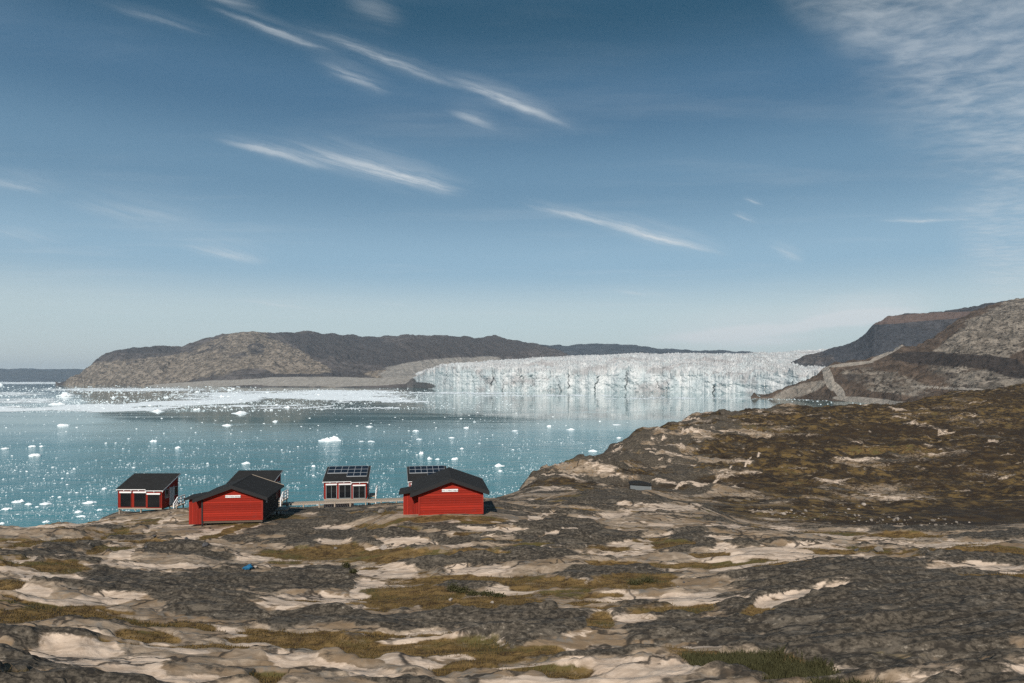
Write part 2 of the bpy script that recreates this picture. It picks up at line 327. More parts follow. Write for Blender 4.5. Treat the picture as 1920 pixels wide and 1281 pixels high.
# ------------------------------------------------------------------ near ground and brown hill
def P(d, py): return (d, -(py-HOR)/F*d)
COLS = {
 -420: [(3,-6.8),(12,-7.1),P(16,1290),P(24,1160),P(35,1075),P(48,1015),P(56,1004),(68,-19),(110,-46),(180,-74),(300,-82)],
 0: [(3,-6.8),(12,-7.2),P(17,1281),P(25,1150),P(36,1063),P(52,1000),P(58,990),(70,-18),(110,-45),(180,-74),(300,-82)],
 110:[(3,-6.8),(12,-7.3),P(17.5,1281),P(26,1150),P(37.5,1063),P(53,1000),P(62,977),(70,-15.2),(84,-21),(115,-42),(185,-74),(300,-82)],
 220:[(3,-6.8),(12,-7.4),P(18,1281),P(27,1150),P(39,1063),P(55,1000),P(74,965),P(82,961),(100,-28),(140,-55),(200,-75),(300,-82)],
 340:[(3,-6.8),(12,-7.4),P(18.5,1281),P(27.5,1150),P(40,1063),P(55,1000),P(66,968),P(75,955),P(82,951),(100,-25),(140,-50),(205,-75),(300,-82)],
 440:[(3,-6.8),(12,-7.5),P(19,1281),P(28,1150),P(42,1063),P(55,1000),P(60,977),P(66,962),P(74,951),P(83,946),(100,-22),(150,-50),(220,-75),(320,-82)],
 640:[(3,-6.8),(12,-7.5),P(19,1281),P(28.5,1150),P(43,1063),P(55,1000),P(63,966),P(74,957),P(79,954),P(83,952.5),P(91,946),(110,-26),(160,-52),(230,-75),(330,-82)],
 750:[(3,-6.8),(12,-7.5),P(19,1281),P(28.3,1150),P(42,1063),P(50,1000),P(53,966),P(57,957),P(68,952),P(82,945),P(90,944),(112,-26),(165,-52),(235,-75),(330,-82)],
 850:[(3,-6.8),(12,-7.4),P(19,1281),P(28,1150),P(41,1063),P(48,1000),P(53.5,963),P(62,946),P(75,941),P(95,939),(118,-26),(170,-54),(240,-76),(330,-82)],
 920:[(3,-6.7),(12,-7.4),P(19,1281),P(27.5,1150),P(40,1063),P(48,1000),P(54,965),P(62,946),P(75,940),P(95,938),P(118,936),(140,-33),(190,-60),(260,-76),(350,-82)],
 1000:[(3,-6.6),(12,-7.3),P(19,1281),P(27,1150),P(39,1063),P(48,1000),P(58,965),P(72,945),P(90,940),P(110,920),P(130,900),P(145,890),(160,-25),(220,-60),(300,-76),(380,-82)],
 1060:[(3,-6.5),(12,-7.2),P(18.7,1281),P(27,1150),P(38.5,1063),P(49,1000),P(60,965),P(73,942),P(86,925),(100,-17.2),P(118,908),P(140,890),P(160,876),(178,-25),(240,-60),(320,-76),(400,-82)],
 1145:[(3,-6.4),(12,-7.0),P(18.5,1281),P(27,1150),P(38,1063),P(50,1000),P(62,965),P(74,940),P(88,916),(100,-17),(118,-19.4),P(138,890),P(170,870),P(200,855),P(222,835),(240,-27),(300,-60),(380,-76),(460,-82)],
 1200:[(3,-6.3),(12,-6.9),P(18.3,1281),P(26.8,1150),P(38,1063),P(50,1000),P(61,968),P(73,944),P(86,922),(100,-17.5),(116,-20),P(130,910),P(165,870),P(205,835),P(240,802),(258,-20),(340,-55),(430,-76),(520,-82)],
 1300:[(3,-6.2),(12,-6.8),P(18,1281),P(26.5,1150),P(38,1063),P(50,1000),P(60,975),P(72,955),P(80,947),(95,-18.5),(112,-21),P(120,935),P(145,900),P(180,860),P(220,820),P(260,790),P(290,775),(312,-18),(400,-55),(500,-76),(600,-82)],
 1450:[(3,-6.0),(12,-6.5),P(18,1281),P(26,1150),P(36,1063),P(44,1020),P(52,1000),P(62,988),(78,-18),(100,-21.5),P(112,965),P(125,940),P(150,900),P(180,860),P(220,820),P(265,790),P(310,761),(332,-16),(420,-50),(520,-76),(640,-82)],
 1650:[(3,-5.7),(12,-6.0),P(17,1281),P(25,1150),P(34,1062),P(40,1046),P(48,1020),P(57,1000),P(66,990),(85,-20),(105,-22.5),P(112,975),P(130,940),P(155,900),P(185,860),P(225,820),P(270,790),P(315,764),P(330,758),(352,-17),(450,-50),(560,-76),(680,-82)],
 1800:[(3,-5.5),(12,-5.8),P(16,1281),P(24,1150),P(33,1062),P(42,1030),P(56,1000),P(66,990),(85,-20),(105,-22.7),P(112,978),P(130,940),P(155,900),P(185,860),P(225,820),P(265,790),P(310,760),P(345,735),(375,-9),(480,-45),(600,-76),(700,-82)],
 1920:[(3,-5.2),(12,-5.5),P(15,1281),P(23,1150),P(31,1075),P(42,1030),P(55,1000),P(64,992),(85,-19),(105,-22),P(112,975),P(130,940),P(155,900),P(185,860),P(225,820),P(275,780),P(320,750),P(370,722),(400,-5),(520,-40),(650,-76),(720,-82)],
 2340:[(3,-4.8),(12,-5.1),P(15,1275),P(23,1140),P(31,1070),P(42,1025),P(55,996),P(64,985),(85,-17),(105,-19),P(130,930),P(155,890),P(185,850),P(225,810),P(275,765),P(320,735),P(380,700),(420,2),(540,-36),(670,-76),(740,-82)],
}
ND, NU = 1050, 1000
dd = np.exp(np.linspace(np.log(3.0), np.log(760.0), ND))
uu = np.linspace(-420, 2340, NU)
keys = sorted(COLS)
prof = []
for k in keys:
    d, z = zip(*COLS[k]); zz = np.interp(np.log(dd), np.log(d), z)
    ker = np.hanning(17); ker /= ker.sum()
    prof.append(np.convolve(np.pad(zz, 8, mode='edge'), ker, 'valid'))
prof = np.array(prof)
idx = np.clip(np.searchsorted(keys, uu)-1, 0, len(keys)-2)
k0 = np.array(keys)[idx]; k1 = np.array(keys)[idx+1]; f = (uu-k0)/(k1-k0); f = f*f*(3-2*f)*.6+f*.4
Z0 = (prof[idx]*(1-f)[:, None]+prof[idx+1]*f[:, None]).T            # ND x NU, relative to the eye
D = np.repeat(dd[:, None], NU, 1); U = np.repeat(uu[None], ND, 0)
X = (U-960)/F*D; Y = D
PY = HOR-Z0/D*F
# --- hand laid patches (photo px: cx, cy, rx, ry, angle)
DARK = [(70,1195,110,16,4),(60,1240,85,26,0),(240,1092,175,20,3),(400,1140,95,16,4),(420,1090,120,22,0),(560,990,95,14,0),(700,1003,110,10,0),(580,1082,115,18,0),(600,1010,80,5,0),
 (700,1165,240,20,2),(900,1152,120,14,0),(760,1277,100,7,3),(1030,985,80,14,0),(1080,1010,130,20,0),(1300,1012,68,17,-4),(1160,1072,120,8,0),(1060,1175,80,30,0),(1330,1178,175,26,0),
 (1700,1165,330,100,0),(1560,1080,180,26,-4),(1480,1140,150,40,0),(1800,1100,200,40,0),(850,985,110,8,0),(1880,1005,80,8,0),(1750,996,120,4,0),(900,1027,60,5,2),(760,1030,50,6,0),(1100,945,60,8,0),(1170,932,90,12,4),
 (640,960,110,6,0),(530,1000,120,10,-6),(110,1040,45,14,0),(200,1075,80,8,0),(1560,1050,45,8,-8),(330,1028,60,6,4),(880,1010,100,7,3),(1000,1040,90,12,0),(420,1125,60,8,0),(1820,1050,100,7,6)]
PALE = [(170,1240,135,22,6),(250,1275,160,10,0),(130,1130,85,5,2),(420,1180,75,7,8),(225,1040,42,7,-22),(400,1001,78,8,-13),(300,982,32,4,-32),(100,1085,55,13,0),(200,1120,60,4,0),(630,1021,32,5,0),(800,1018,85,5,3),
 (640,988,60,3,-3),(900,1071,60,6,0),(600,1127,105,9,-2),(690,1110,32,17,-20),(800,1210,125,17,2),(580,1242,125,8,10),(820,1243,130,7,4),(1190,1025,55,8,-8),(1240,955,65,5,-4),(1400,1042,95,17,-4),(1490,1036,90,13,0),
 (1260,1125,120,10,3),(1150,1216,150,5,-2),(1200,1254,120,7,0),(1500,1122,88,7,-13),(1650,1046,62,5,4),(1800,1021,85,5,-2),(1870,1063,70,4,4),(1600,1008,110,4,2),(1050,1000,40,3,-10),(1000,975,35,4,-20),(900,978,60,3,0),
 (930,992,60,3,3),(560,1062,44,4,-3),(730,1072,52,10,0),(330,1215,60,7,8),(480,1205,60,7,8),(1100,1240,60,5,0),(40,1110,50,5,0),(960,1107,50,4,0),(300,1062,110,2.5,1),(120,985,90,4,-6),(1120,970,50,3,-4),(1400,990,80,3,0),(500,1046,60,4,3),
 (640,1255,90,8,8),(1300,1235,60,4,0),(1560,1205,40,4,0),(1340,1010,30,4,0),(60,1050,60,3,-5)]
GRAS = [(95,1153,120,14,1),(300,1171,95,9,5),(60,1276,60,9,-4),(100,1063,60,5,0),(20,1098,28,7,0),(430,995,48,5,-17),(690,986,22,3,0),(640,1037,125,8,0),(860,1040,70,5,0),(860,1086,120,7,0),(775,1121,75,18,0),(940,1128,80,11,0),
 (590,1207,115,12,12),(870,1246,60,11,-8),(500,1271,28,14,0),(1260,1021,34,5,0),(1000,1096,75,7,0),(1180,1091,80,12,-5),(1080,1131,100,8,-3),(1280,1086,55,6,0),(1124,1163,20,18,-30),(1010,1259,90,7,0),(1400,1246,125,15,6),(1480,1268,70,18,10),
 (1880,1033,75,7,4),(1880,1079,66,8,0),(1640,1031,40,4,0),(1700,1006,60,3,0),(280,1192,50,6,5),(720,1190,20,3,0),(100,1017,65,5,-6),(210,1030,40,4,-6),(700,962,40,2.5,0),(930,1012,40,2.5,0),(760,1048,80,4,0),(1420,1150,30,8,0),(880,1000,24,2.5,0),
 (250,990,50,4,-20),(60,1060,50,4,0),(1000,1020,30,2,0),(1330,1040,30,4,0),(520,968,40,3,0)]
wx = fbm(X/2.6, Y/1.6, 4, 11); wy = fbm(X/2.6+9, Y/1.6, 4, 12)
def patches(lst, sel):
    out = np.zeros(X.shape, np.float32); o = np.zeros(sel.sum(), np.float32)
    px, py, a, b = U[sel], PY[sel], wx[sel], wy[sel]
    for cx, cy, rx, ry, an in lst:
        c, s = math.cos(R(an)), math.sin(R(an)); x = px-cx+a*rx*.22; y = py-cy+b*ry*.55
        r = np.sqrt(((x*c+y*s)/rx)**2+((-x*s+y*c)/ry)**2)
        o = np.maximum(o, sstep(1.3, .7, r))
    out[sel] = o; return out
fg = (PY > 905) & (D < 100) & (D > 10)
far_t = sstep(90, 115, D)*sstep(930, 1010, U)               # the brown hill beyond the dip
dk, pl, gr = patches(DARK, fg), patches([(a, b, c*1.12, d*1.2, e) for a, b, c, d, e in PALE], fg), patches([(a, b, c*1.28, d*1.28, e) for a, b, c, d, e in GRAS], fg)
nA = fbm(X/12, Y/3.4, 6, 21, .56); nB = fbm(X/10, Y/2.4, 6, 31, .56); nC = fbm(X/14, Y/3, 6, 41, .56); nS = ridged(X/14, Y/3, 4, 51)
dk = np.clip(np.maximum(dk, sstep(.02, .52, nA)*.85), 0, 1)*(1-.9*pl)*(1-.6*gr)
pl = np.clip(np.maximum(pl, sstep(.28, .62, nB)*.8*(1-.8*dk)), 0, 1)
gr = np.clip(np.maximum(gr, sstep(.26, .60, nC)*.9*(1-.7*dk)), 0, 1)
# hill cover
hA = fbm(X/34, Y/16, 5, 61); hB = fbm(X/16, Y/7, 5, 66); hC = ridged(X/40, Y/13, 5, 71)
rocky = sstep(1560, 1180, U+(PY-800)*1.2)*.55
htv = np.clip(1.02-rocky*.8+hA*.55-sstep(.75, 1.3, hC)*(.25+.3*sstep(1560, 1300, U)), 0, 1)
ht = htv*far_t; 
plh = sstep(.42, .72, fbm(X/13+Y/30, Y/4.5, 5, 67, .6)*.8+hB*.35+rocky*.28)*.70; dkh = sstep(-.1, .35, fbm(X/20, Y/9, 5, 81)+rocky*1.0+.0)
grh = sstep(.10, .7, fbm(X/42, Y/15, 4, 91))*.55
# foot paths on the hill
def stroke(pts, wpx):
    best = np.full(X.shape, 9e9)
    for (x0, y0), (x1, y1) in zip(pts[:-1], pts[1:]):
        vx, vy = x1-x0, y1-y0; t = np.clip(((U-x0)*vx+(PY-y0)*vy)/(vx*vx+vy*vy), 0, 1)
        best = np.minimum(best, np.hypot(U-x0-t*vx, (PY-y0-t*vy)*1.0))
    return sstep(wpx*1.4, wpx*.5, best+wx*1.2)
path = (stroke([(1262,918),(1318,907),(1360,896),(1392,876),(1420,858),(1436,846)], 1.1))
gully = stroke([(1400,955),(1450,962),(1520,972),(1600,976),(1700,982),(1790,984)], 7)*far_t
dk = dk*(1-far_t)+dkh*.9*far_t; pl = pl*(1-far_t)+np.maximum(plh*(1-ht*.25), path*.8)*far_t; gr = gr*(1-far_t)+grh*(1-path)*far_t*(1-.8*plh)
ht = ht*(1-.8*np.maximum(plh, path)); ht = np.maximum(ht, sstep(915, 965, PY+hB*12)*far_t*.95*(1-.6*plh)*sstep(1380, 1520, U))*(1-path)
sea = sstep(-40, -60, Z0); ht = ht*(1-sea); gr = gr*(1-sea)
# relief
near = 1-far_t
pad = np.ones_like(X)
for hx, hy, hr in ((-41.3, 76.5, 6), (-23.8, 61, 6.5), (-4.6, 56, 6.5), (-28.5, 78, 6), (-20.5, 84, 7), (-11, 90, 6), (-25, 81, 5), (-15, 82, 5)):
    pad = np.minimum(pad, sstep(hr*.6, hr*1.3, np.hypot(X-hx, Y-hy)))
near = near*(.12+.88*pad)
led = fbm(X/9, Y/1.9, 4, 141)*3.2+fbm(X/2, Y/.8, 3, 145)*.35
led = (np.floor(led)+sstep(.35, .65, led-np.floor(led)))*.11
Z = Z0+near*(.13*nA*sstep(8, 20, D)+.09*fbm(X/4.2, Y/2.0, 4, 101)+.03*ridged(X/5, Y/1.6, 4, 105)+.025*fbm(X/.7, Y/.5, 3, 111)+led*sstep(8, 16, D)*(1-.8*gr)*(1-.5*pl)) \
   + near*(.15*sstep(.1, .95, dk)*(1-pl)-.08*gr-.05*pl)*sstep(10, 17, D)*sstep(95, 70, D)
terr = hC*.9+hB*1.1
Z = Z+far_t*((1.15+rocky*1.2)*(terr-.75)+(.9+rocky*1.6)*np.round(fbm(X/28, Y/10, 4, 121)*3)/3+.30*fbm(X/3.5, Y/2.2, 4, 125))*sstep(90, 170, D)
Z = Z+gully*.25*fbm(X/1.2, Y/.8, 3, 131)
V = np.stack([X, Y, Z+CH], -1).reshape(-1, 3)
at = dict(dark=dk, pale=pl, grass=gr, heath=ht)
fc = grid_faces(ND, NU)
cu = U[:-1, :-1].ravel(); cd = D[:-1, :-1].ravel()
is_hill = (cd > 100) & (cu > 1000-(cd-100)*0.9)
for nm, sel in (('ground', ~is_hill), ('hill', is_hill)):
    v, ff, aa = compact(V, fc[sel], at)
    tag(mesh_np(nm, v, ff, M['rock'], aa), kind='structure')
def ground_z(x, y):            # nearest grid height
    u = x/y*F+960
    i = int(np.clip(round((math.log(y)-math.log(3.0))/(math.log(760/3.0))*(ND-1)), 0, ND-1)); j = int(np.clip(round((u+420)/2760*(NU-1)), 0, NU-1))
    return float(Z[i, j]+CH)
def at_px(px, py):             # point of the ground seen at a photo pixel
    j = int(np.clip(round((px+420)/2760*(NU-1)), 0, NU-1))
    col = HOR-Z[:, j]/dd*F
    ok = np.where((col <= py) & (dd > 12))[0]; i = ok[0] if len(ok) else ND-1
    return Vector((X[i, j], Y[i, j], Z[i, j]+CH))

# ------------------------------------------------------------------ mountains: shore, slope, ridge columns in photo pixels
def massif(name, mat, pxs, ridge, dbase, dridge, nx, nt, prof_pow, rough, lam, seed, paint=None, kind='structure', bench=None, back=900, zbase=-6):
    q = np.linspace(pxs[0], pxs[-1], nx)
    rp = np.interp(q, pxs, ridge); db = np.interp(q, pxs, dbase); dr = np.interp(q, pxs, dridge)
    rp = rp+fbm(q/38, q*0+seed, 4, seed)*1.6
    zr = (HOR-rp)/F*dr+CH
    t = np.concatenate([np.linspace(0, 1, nt), 1+np.linspace(.03, 1, 24)])
    Tt = np.repeat(t[:, None], nx, 1); Q = np.repeat(q[None], len(t), 0)
    D_ = np.where(Tt <= 1, db+(dr-db)*Tt, dr+back*(Tt-1))
    pp = np.interp(q, pxs, prof_pow) if hasattr(prof_pow, '__len__') else prof_pow
    s = np.clip(Tt, 0, 1)**pp
    if bench is not None:
        bz = np.interp(q, pxs, bench); s = np.maximum(s*1.0, np.minimum(Tt/.05, 1)*bz/np.maximum(zr, 1)*np.clip(Tt*3, .8, 1))
        s = np.minimum(s, 1)
    Zz = zbase+(zr-zbase)*s
    Zz = np.where(Tt > 1, zr*(1-(Tt-1)**1.5*.6), Zz)
    Xx = (Q-960)/F*D_
    env = np.sin(np.pi*np.clip(Tt, 0, 1)**.8)
    n = ridged(Xx/lam+D_/(lam*3), D_/(lam*2.2)-Zz/lam*.4, 5, seed+3, .52)*.5+fbm(Xx/(lam*2.2), D_/(lam*2), 3, seed+9)*.8
    Zz = Zz+n*rough*env*np.clip(zr/250, .15, 1)
    fine = fbm(Xx/(lam*.14), D_/(lam*.14), 3, seed+15)
    fine2 = ridged(Xx/(lam*.30)+D_/(lam*.5), D_/(lam*.6), 4, seed+17)
    Zz = Zz+(fine*.18+fine2*.28*env)*rough*np.clip(Tt*6, 0, 1)
    PYy = HOR-(Zz-CH)/D_*F
    A = dict(pale=np.zeros_like(Zz), gravel=np.zeros_like(Zz), dark=np.zeros_like(Zz))
    nw = fbm(Xx/(lam*.8), D_/(lam*.8)+Zz/lam, 4, seed+21)
    for ch, cx, cy, rx, ry, an, st in (paint or []):
        c, sn = math.cos(R(an)), math.sin(R(an)); x = Q-cx; y = PYy-cy
        r = np.sqrt(((x*c+y*sn)/rx)**2+((-x*sn+y*c)/ry)**2)+nw*.18
        A[ch] = np.maximum(A[ch], sstep(1.25, .75, r)*st)
    ob = mesh_np(name, np.stack([Xx, D_, Zz], -1).reshape(-1, 3), grid_faces(len(t), nx), mat, A)
    return tag(ob, kind=kind)

massif('far_hills', M['far'], [-500, -200, 0, 40, 80, 130, 170, 300], [690, 694, 691, 691, 694, 691, 694, 700], [21000]*8, [25000]*8, 240, 40, 1.0, 70, 2200, 301,
       [('pale', 60, 700, 300, 6, 0, .5)])
massif('far_hills', M['far'], [-500, -100, 20, 45, 75, 300], [688, 692, 693, 691, 693, 702], [29000]*6, [34000]*6, 160, 30, 1.0, 60, 2600, 311)
massif('distant_hills', M['far'], [820, 960, 1010, 1060, 1110, 1160, 1210, 1260, 1300, 1350, 1400, 1440, 1520], [660, 650, 646, 647, 645, 646, 650, 655, 657, 657, 660, 663, 672],
       [12000]*13, [15000]*13, 500, 50, .9, 75, 1400, 321, [('pale', 1150, 664, 200, 5, 3, .35)])
massif('headland', M['head'],
       [104, 122, 150, 185, 200, 240, 290, 340, 365, 420, 470, 520, 575, 640, 700, 740, 800, 850, 900, 925, 950, 990, 1020, 1050, 1080, 1112],
       [723, 717, 701, 672, 662, 652, 650, 650, 640, 627, 621, 625, 622, 628, 631, 630, 629, 631, 633, 630, 636, 642, 650, 660, 671, 684],
       [8600, 8533, 8400, 8200, 8100, 7800, 7500, 7300, 7200, 6900, 6700, 6550, 6400, 6200, 6050, 5950, 6050, 6300, 6700, 6900, 7000, 7300, 7500, 7700, 7900, 8100],
       [8750, 8800, 8900, 9000, 9050, 9100, 9100, 9100, 9100, 9200, 9300, 9500, 9700, 9800, 9900, 9900, 9900, 9900, 9900, 9900, 9800, 9800, 9700, 9700, 9600, 9500],
       1100, 260, [.8]*10+[.85, .95, 1.1, 1.15, 1.15, 1.1]+[1.0]*10, 95, 900, 331,
       [('pale', 300, 695, 200, 30, -6, .72), ('pale', 520, 668, 120, 30, 28, .85), ('pale', 430, 650, 70, 22, -10, .55), ('pale', 200, 705, 70, 20, -30, .6), ('pale', 590, 690, 40, 14, 20, .8),
        ('dark', 270, 656, 70, 8, 0, .8), ('dark', 680, 655, 120, 28, 12, .7), ('dark', 560, 640, 70, 12, 30, .8), ('dark', 640, 702, 40, 5, 0, .8), ('dark', 520, 704, 100, 3, 0, .8), ('dark', 880, 650, 140, 22, 0, .55), ('dark', 480, 655, 18, 12, 0, .6),
        ('gravel', 620, 716, 170, 9, 0, 1), ('gravel', 400, 720, 130, 7, -3, .85), ('gravel', 840, 682, 115, 11, -4, .85), ('gravel', 770, 705, 60, 14, 0, .8), ('pale', 720, 702, 40, 8, 0, .7)],
       bench=[0, 0, 0, 0, 0, 0, 10, 20, 25, 40, 60, 90, 100, 100, 100, 110, 120, 120, 120, 120, 100, 80, 60, 40, 20, 10])
massif('mountain', M['cliff'], [1460, 1490, 1512, 1540, 1560, 1590, 1605, 1622, 1640, 1665, 1700, 1740, 1800, 1850, 1920, 2100, 2400],
       [690, 676, 666, 660, 653, 645, 638, 626, 607, 594, 588, 586, 579, 570, 558, 540, 520],
       [4900, 4850, 4800, 4700, 4650, 4600, 4600, 4550, 4500, 4450, 4400, 4300, 4200, 4100, 4000, 3900, 3800],
       [5100, 5150, 5200, 5200, 5200, 5150, 5100, 5050, 5000, 5000, 5000, 5000, 5000, 5000, 5000, 5000, 5000], 600, 150, .55, 42, 420, 341,
       [('dark', 1640, 640, 130, 40, 0, .75), ('dark', 1590, 665, 30, 30, 0, .8), ('gravel', 1720, 596, 120, 8, -5, .9), ('pale', 1530, 672, 40, 12, 0, .7), ('pale', 1610, 668, 20, 14, 0, .5)])
massif('mountain', M['moraine'], [1400, 1425, 1445, 1470, 1500, 1530, 1545, 1560, 1590, 1620, 1655, 1690, 1700, 1720, 1750, 1770, 1800, 1830, 1860, 1920, 2100, 2400],
       [750, 747, 742, 730, 718, 704, 691, 682, 677, 674, 665, 648, 652, 648, 634, 618, 597, 582, 571, 560, 535, 505],
       [2560, 2560, 2540, 2500, 2420, 2350, 2300, 2250, 2150, 2050, 1950, 1800, 1780, 1720, 1650, 1620, 1560, 1500, 1450, 1400, 1300, 1200],
       [2570, 2590, 2600, 2610, 2620, 2620, 2620, 2620, 2640, 2660, 2680, 2700, 2720, 2780, 2900, 3000, 3150, 3300, 3400, 3450, 3500, 3500], 1100, 240,
       [1.0]*7+[.95, 1.1, 1.15, 1.2, 1.25, 1.3, 1.3, 1.25, 1.2, 1.1, 1.1, 1.1, 1.1, 1.1, 1.1], 40, 260, 351,
       [('pale', 1880, 620, 150, 48, -28, .9), ('pale', 1800, 650, 60, 14, -20, .7), ('pale', 1880, 715, 110, 26, 0, .72), ('pale', 1660, 715, 90, 22, 10, .55), ('pale', 1680, 730, 60, 8, 0, .7),
        ('dark', 1800, 676, 130, 14, 4, .85), ('dark', 1900, 695, 60, 14, 10, .7), ('dark', 1600, 712, 50, 10, 0, .5), ('dark', 1760, 700, 60, 16, 20, .4),
        ('gravel', 1553, 708, 9, 26, -18, 1), ('gravel', 1572, 732, 8, 18, -38, 1), ('gravel', 1630, 752, 70, 6, 5, .9), ('gravel', 1595, 683, 45, 3.5, -6, .75), ('gravel', 1660, 664, 40, 4, -26, .62), ('gravel', 1500, 732, 55, 14, -18, .55), ('gravel', 1780, 728, 80, 3, 3, .8)], back=600)

# ------------------------------------------------------------------ glacier
gp = [755, 775, 800, 850, 960, 1050, 1100, 1200, 1300, 1400, 1440, 1480, 1500, 1515, 1540, 1640]
g_front = np.array([6050, 5900, 5300, 4750, 4300, 4150, 4050, 3850, 3650, 3350, 3200, 3050, 3000, 2980, 2930, 2850.])
g_top = np.array([727, 714, 704, 698, 695, 704, 707, 700, 706, 711, 710, 708, 708, 708, 705, 705.])
g_ridge = np.array([726, 706, 696, 686, 679, 672, 670, 668, 668, 667, 665, 661, 658, 657, 656, 656.])
g_back = np.array([6500, 6600, 6700, 6900, 7200, 7600, 7800, 7800, 7600, 7000, 6700, 6500, 6400, 6400, 6400, 6400.])
nx, nw, ns = 1500, 46, 330
q = np.linspace(755, 1640, nx); gf = np.interp(q, gp, g_front); gb = np.interp(q, gp, g_back)
zt = (HOR-np.interp(q, gp, g_top))/F*gf+CH; zr = (HOR-np.interp(q, gp, g_ridge))/F*gb+CH
ax_ = (q-960)/F*gf
crk = ridged(ax_/95, ax_*0, 4, 401)
gf = gf+fbm(ax_/420, ax_*0, 4, 405)*55+crk*16
zt = np.maximum(zt+(fbm(ax_/230, ax_*0+3, 4, 409)*24+ridged(ax_/60, ax_*0+5, 3, 410)*7)*sstep(770, 820, q), 2)
r_n = np.random.RandomState(9)
NOT = [(cx, r_n.uniform(.8, 2.2), r_n.uniform(-9, 9), r_n.uniform(-.2, .35), r_n.uniform(.55, 1.25), r_n.uniform(.3, .9)) for cx in list(r_n.uniform(830, 1520, 13))+[1000, 1047, 1232, 1250, 1340]]
def notch_at(t):
    o = np.zeros(nx)
    for cx, w_, sl, t0, t1, st in NOT:
        o = np.maximum(o, np.exp(-((q-cx-sl*(t-.5)-fbm(np.full(1, t*3), np.full(1, cx), 3, 7)[0]*4)/(w_*(.5+.6*t)))**2)*st*sstep(t0, t0+.2, np.array(t))*sstep(t1, t1-.2, np.array(t)))
    return o
rows_d, rows_z, rows_c = [], [], []
for k in range(nw):
    t = k/(nw-1); z = -5+(zt+5)*t; notch = notch_at(t)
    o = ridged(ax_/85+z/160, z/85+ax_*0, 4, 411)*11+ridged(ax_/26-z/60, z/34, 3, 413)*6+fbm(ax_/160, z/50, 3, 415)*9
    rows_d.append(gf+t*t*24+o*(.35+.65*t)+notch*28); rows_z.append(z); rows_c.append(.75*notch*sstep(-.6, .3, fbm(ax_/40, z/60, 2, 418))+sstep(.2, -.9, ridged(ax_/85+z/160, z/85+ax_*0, 4, 411))*sstep(-.5, .4, fbm(ax_/260, z/120, 3, 417)))
for k in range(1, ns):
    t = (k/(ns-1))**1.35; d = rows_d[nw-1]+(gb-rows_d[nw-1])*t
    x = (q-960)/F*d
    base = zt+(zr-zt)*(t**np.interp(q, [1430, 1500], [.62, 2.6]))
    s1 = ridged(x/75+d/400, d/62, 4, 421, .6); s2 = ridged(x/26, d/30, 3, 431, .6); s3 = fbm(x/500, d/420, 3, 441)
    amp = 1-.35*t
    z = base+(s1*15*(1+.5*s3)+s2*9+s3*12*min(1, t*8))*amp-6
    rows_d.append(d); rows_z.append(z); rows_c.append(sstep(.25, -.9, s1)*.8+sstep(0, -.9, s2)*.35)
for k in range(1, 6): rows_d.append(gb+k*150); rows_z.append(rows_z[nw+ns-2]-k*22); rows_c.append(gb*0)
GD = np.array(rows_d); GZ = np.array(rows_z); GC = np.array(rows_c); GX = (q[None]-960)/F*GD
GPY = HOR-(GZ-CH)/GD*F; GQ = np.repeat(q[None], len(GD), 0)
deb = np.zeros_like(GZ)
for cx, cy, rx, ry in [(785, 724, 34, 8), (768, 716, 14, 9), (1488, 668, 10, 8), (1470, 690, 30, 4), (1350, 700, 90, 5), (1260, 690, 80, 3), (860, 690, 50, 3)]:
    deb = np.maximum(deb, sstep(1.3, .5, np.hypot((GQ-cx)/rx, (GPY-cy)/ry))*(1.0 if cx < 800 else .42))
tag(mesh_np('glacier', np.stack([GX, GD, GZ], -1).reshape(-1, 3), grid_faces(*GD.shape), M['glacier'], dict(debris=deb, crevasse_shade=GC, upper=np.repeat(np.concatenate([np.linspace(0, .3, nw)**2, np.full(ns+4, .55)])[:, None], nx, 1)), smooth=False), kind='structure')

# ------------------------------------------------------------------ floating ice
rnd = random.Random(5); nr = np.random.RandomState(5)
def sea_pt(px, py):
    d = CH*F/(py-HOR); return Vector(((px-960)/F*d, d, 0))
# slush: thin rafts of packed brash
BANDS = [(90,766,190,7,-2,1),(330,757,240,5.5,-3.2,1),(560,742,240,6.5,0,1),(680,749,110,4,0,.8),(60,718,110,2.0,0,1),(240,731,190,3,0,.75),(40,752,120,4,0,.6),(640,735,140,3,0,.9),(500,762,200,3,0,.45),(620,766,220,2,0,.45),(20,738,80,3,0,.55),
         (1560,748,120,3,2,.55),(1000,742,260,1.6,0,.5),(880,737,150,1.6,0,.6),(1250,747,200,1.5,0,.45),(760,753,60,3,0,.6)]
pyv = np.concatenate([np.arange(714.6, 722, .12), np.arange(722, 782, .22)]); pxv = np.arange(-160, 1700, 1.6)
QX, QY = np.meshgrid(pxv, pyv); DW = CH*F/(QY-HOR); XW = (QX-960)/F*DW
msk = np.zeros_like(QX)
warp = fbm(XW/260, DW/420, 4, 501); warp2 = fbm(XW/60, DW/140, 4, 503)
for cx, cy, rx, ry, an, st in BANDS:
    c, s = math.cos(R(an)), math.sin(R(an)); x = QX-cx+warp*rx*.15; y = QY-cy+warp*ry*.8
    msk = np.maximum(msk, sstep(1.35, .35, np.hypot((x*c+y*s)/rx, (-x*s+y*c)/(ry*1.25)))*st)
msk = msk+warp2*.32+fbm(XW/14, DW/45, 3, 505)*.22
keep = (msk[:-1, :-1] > .47)
v, ff, aa = compact(np.stack([XW, DW, .12+.25*np.abs(warp2)], -1).reshape(-1, 3), grid_faces(*QX.shape, keep=keep), {})
tag(mesh_np('ice_slush', v, ff, M['ice'], smooth=False), "white bands of packed brash ice drifting off the far headland", "drift ice", kind='stuff')
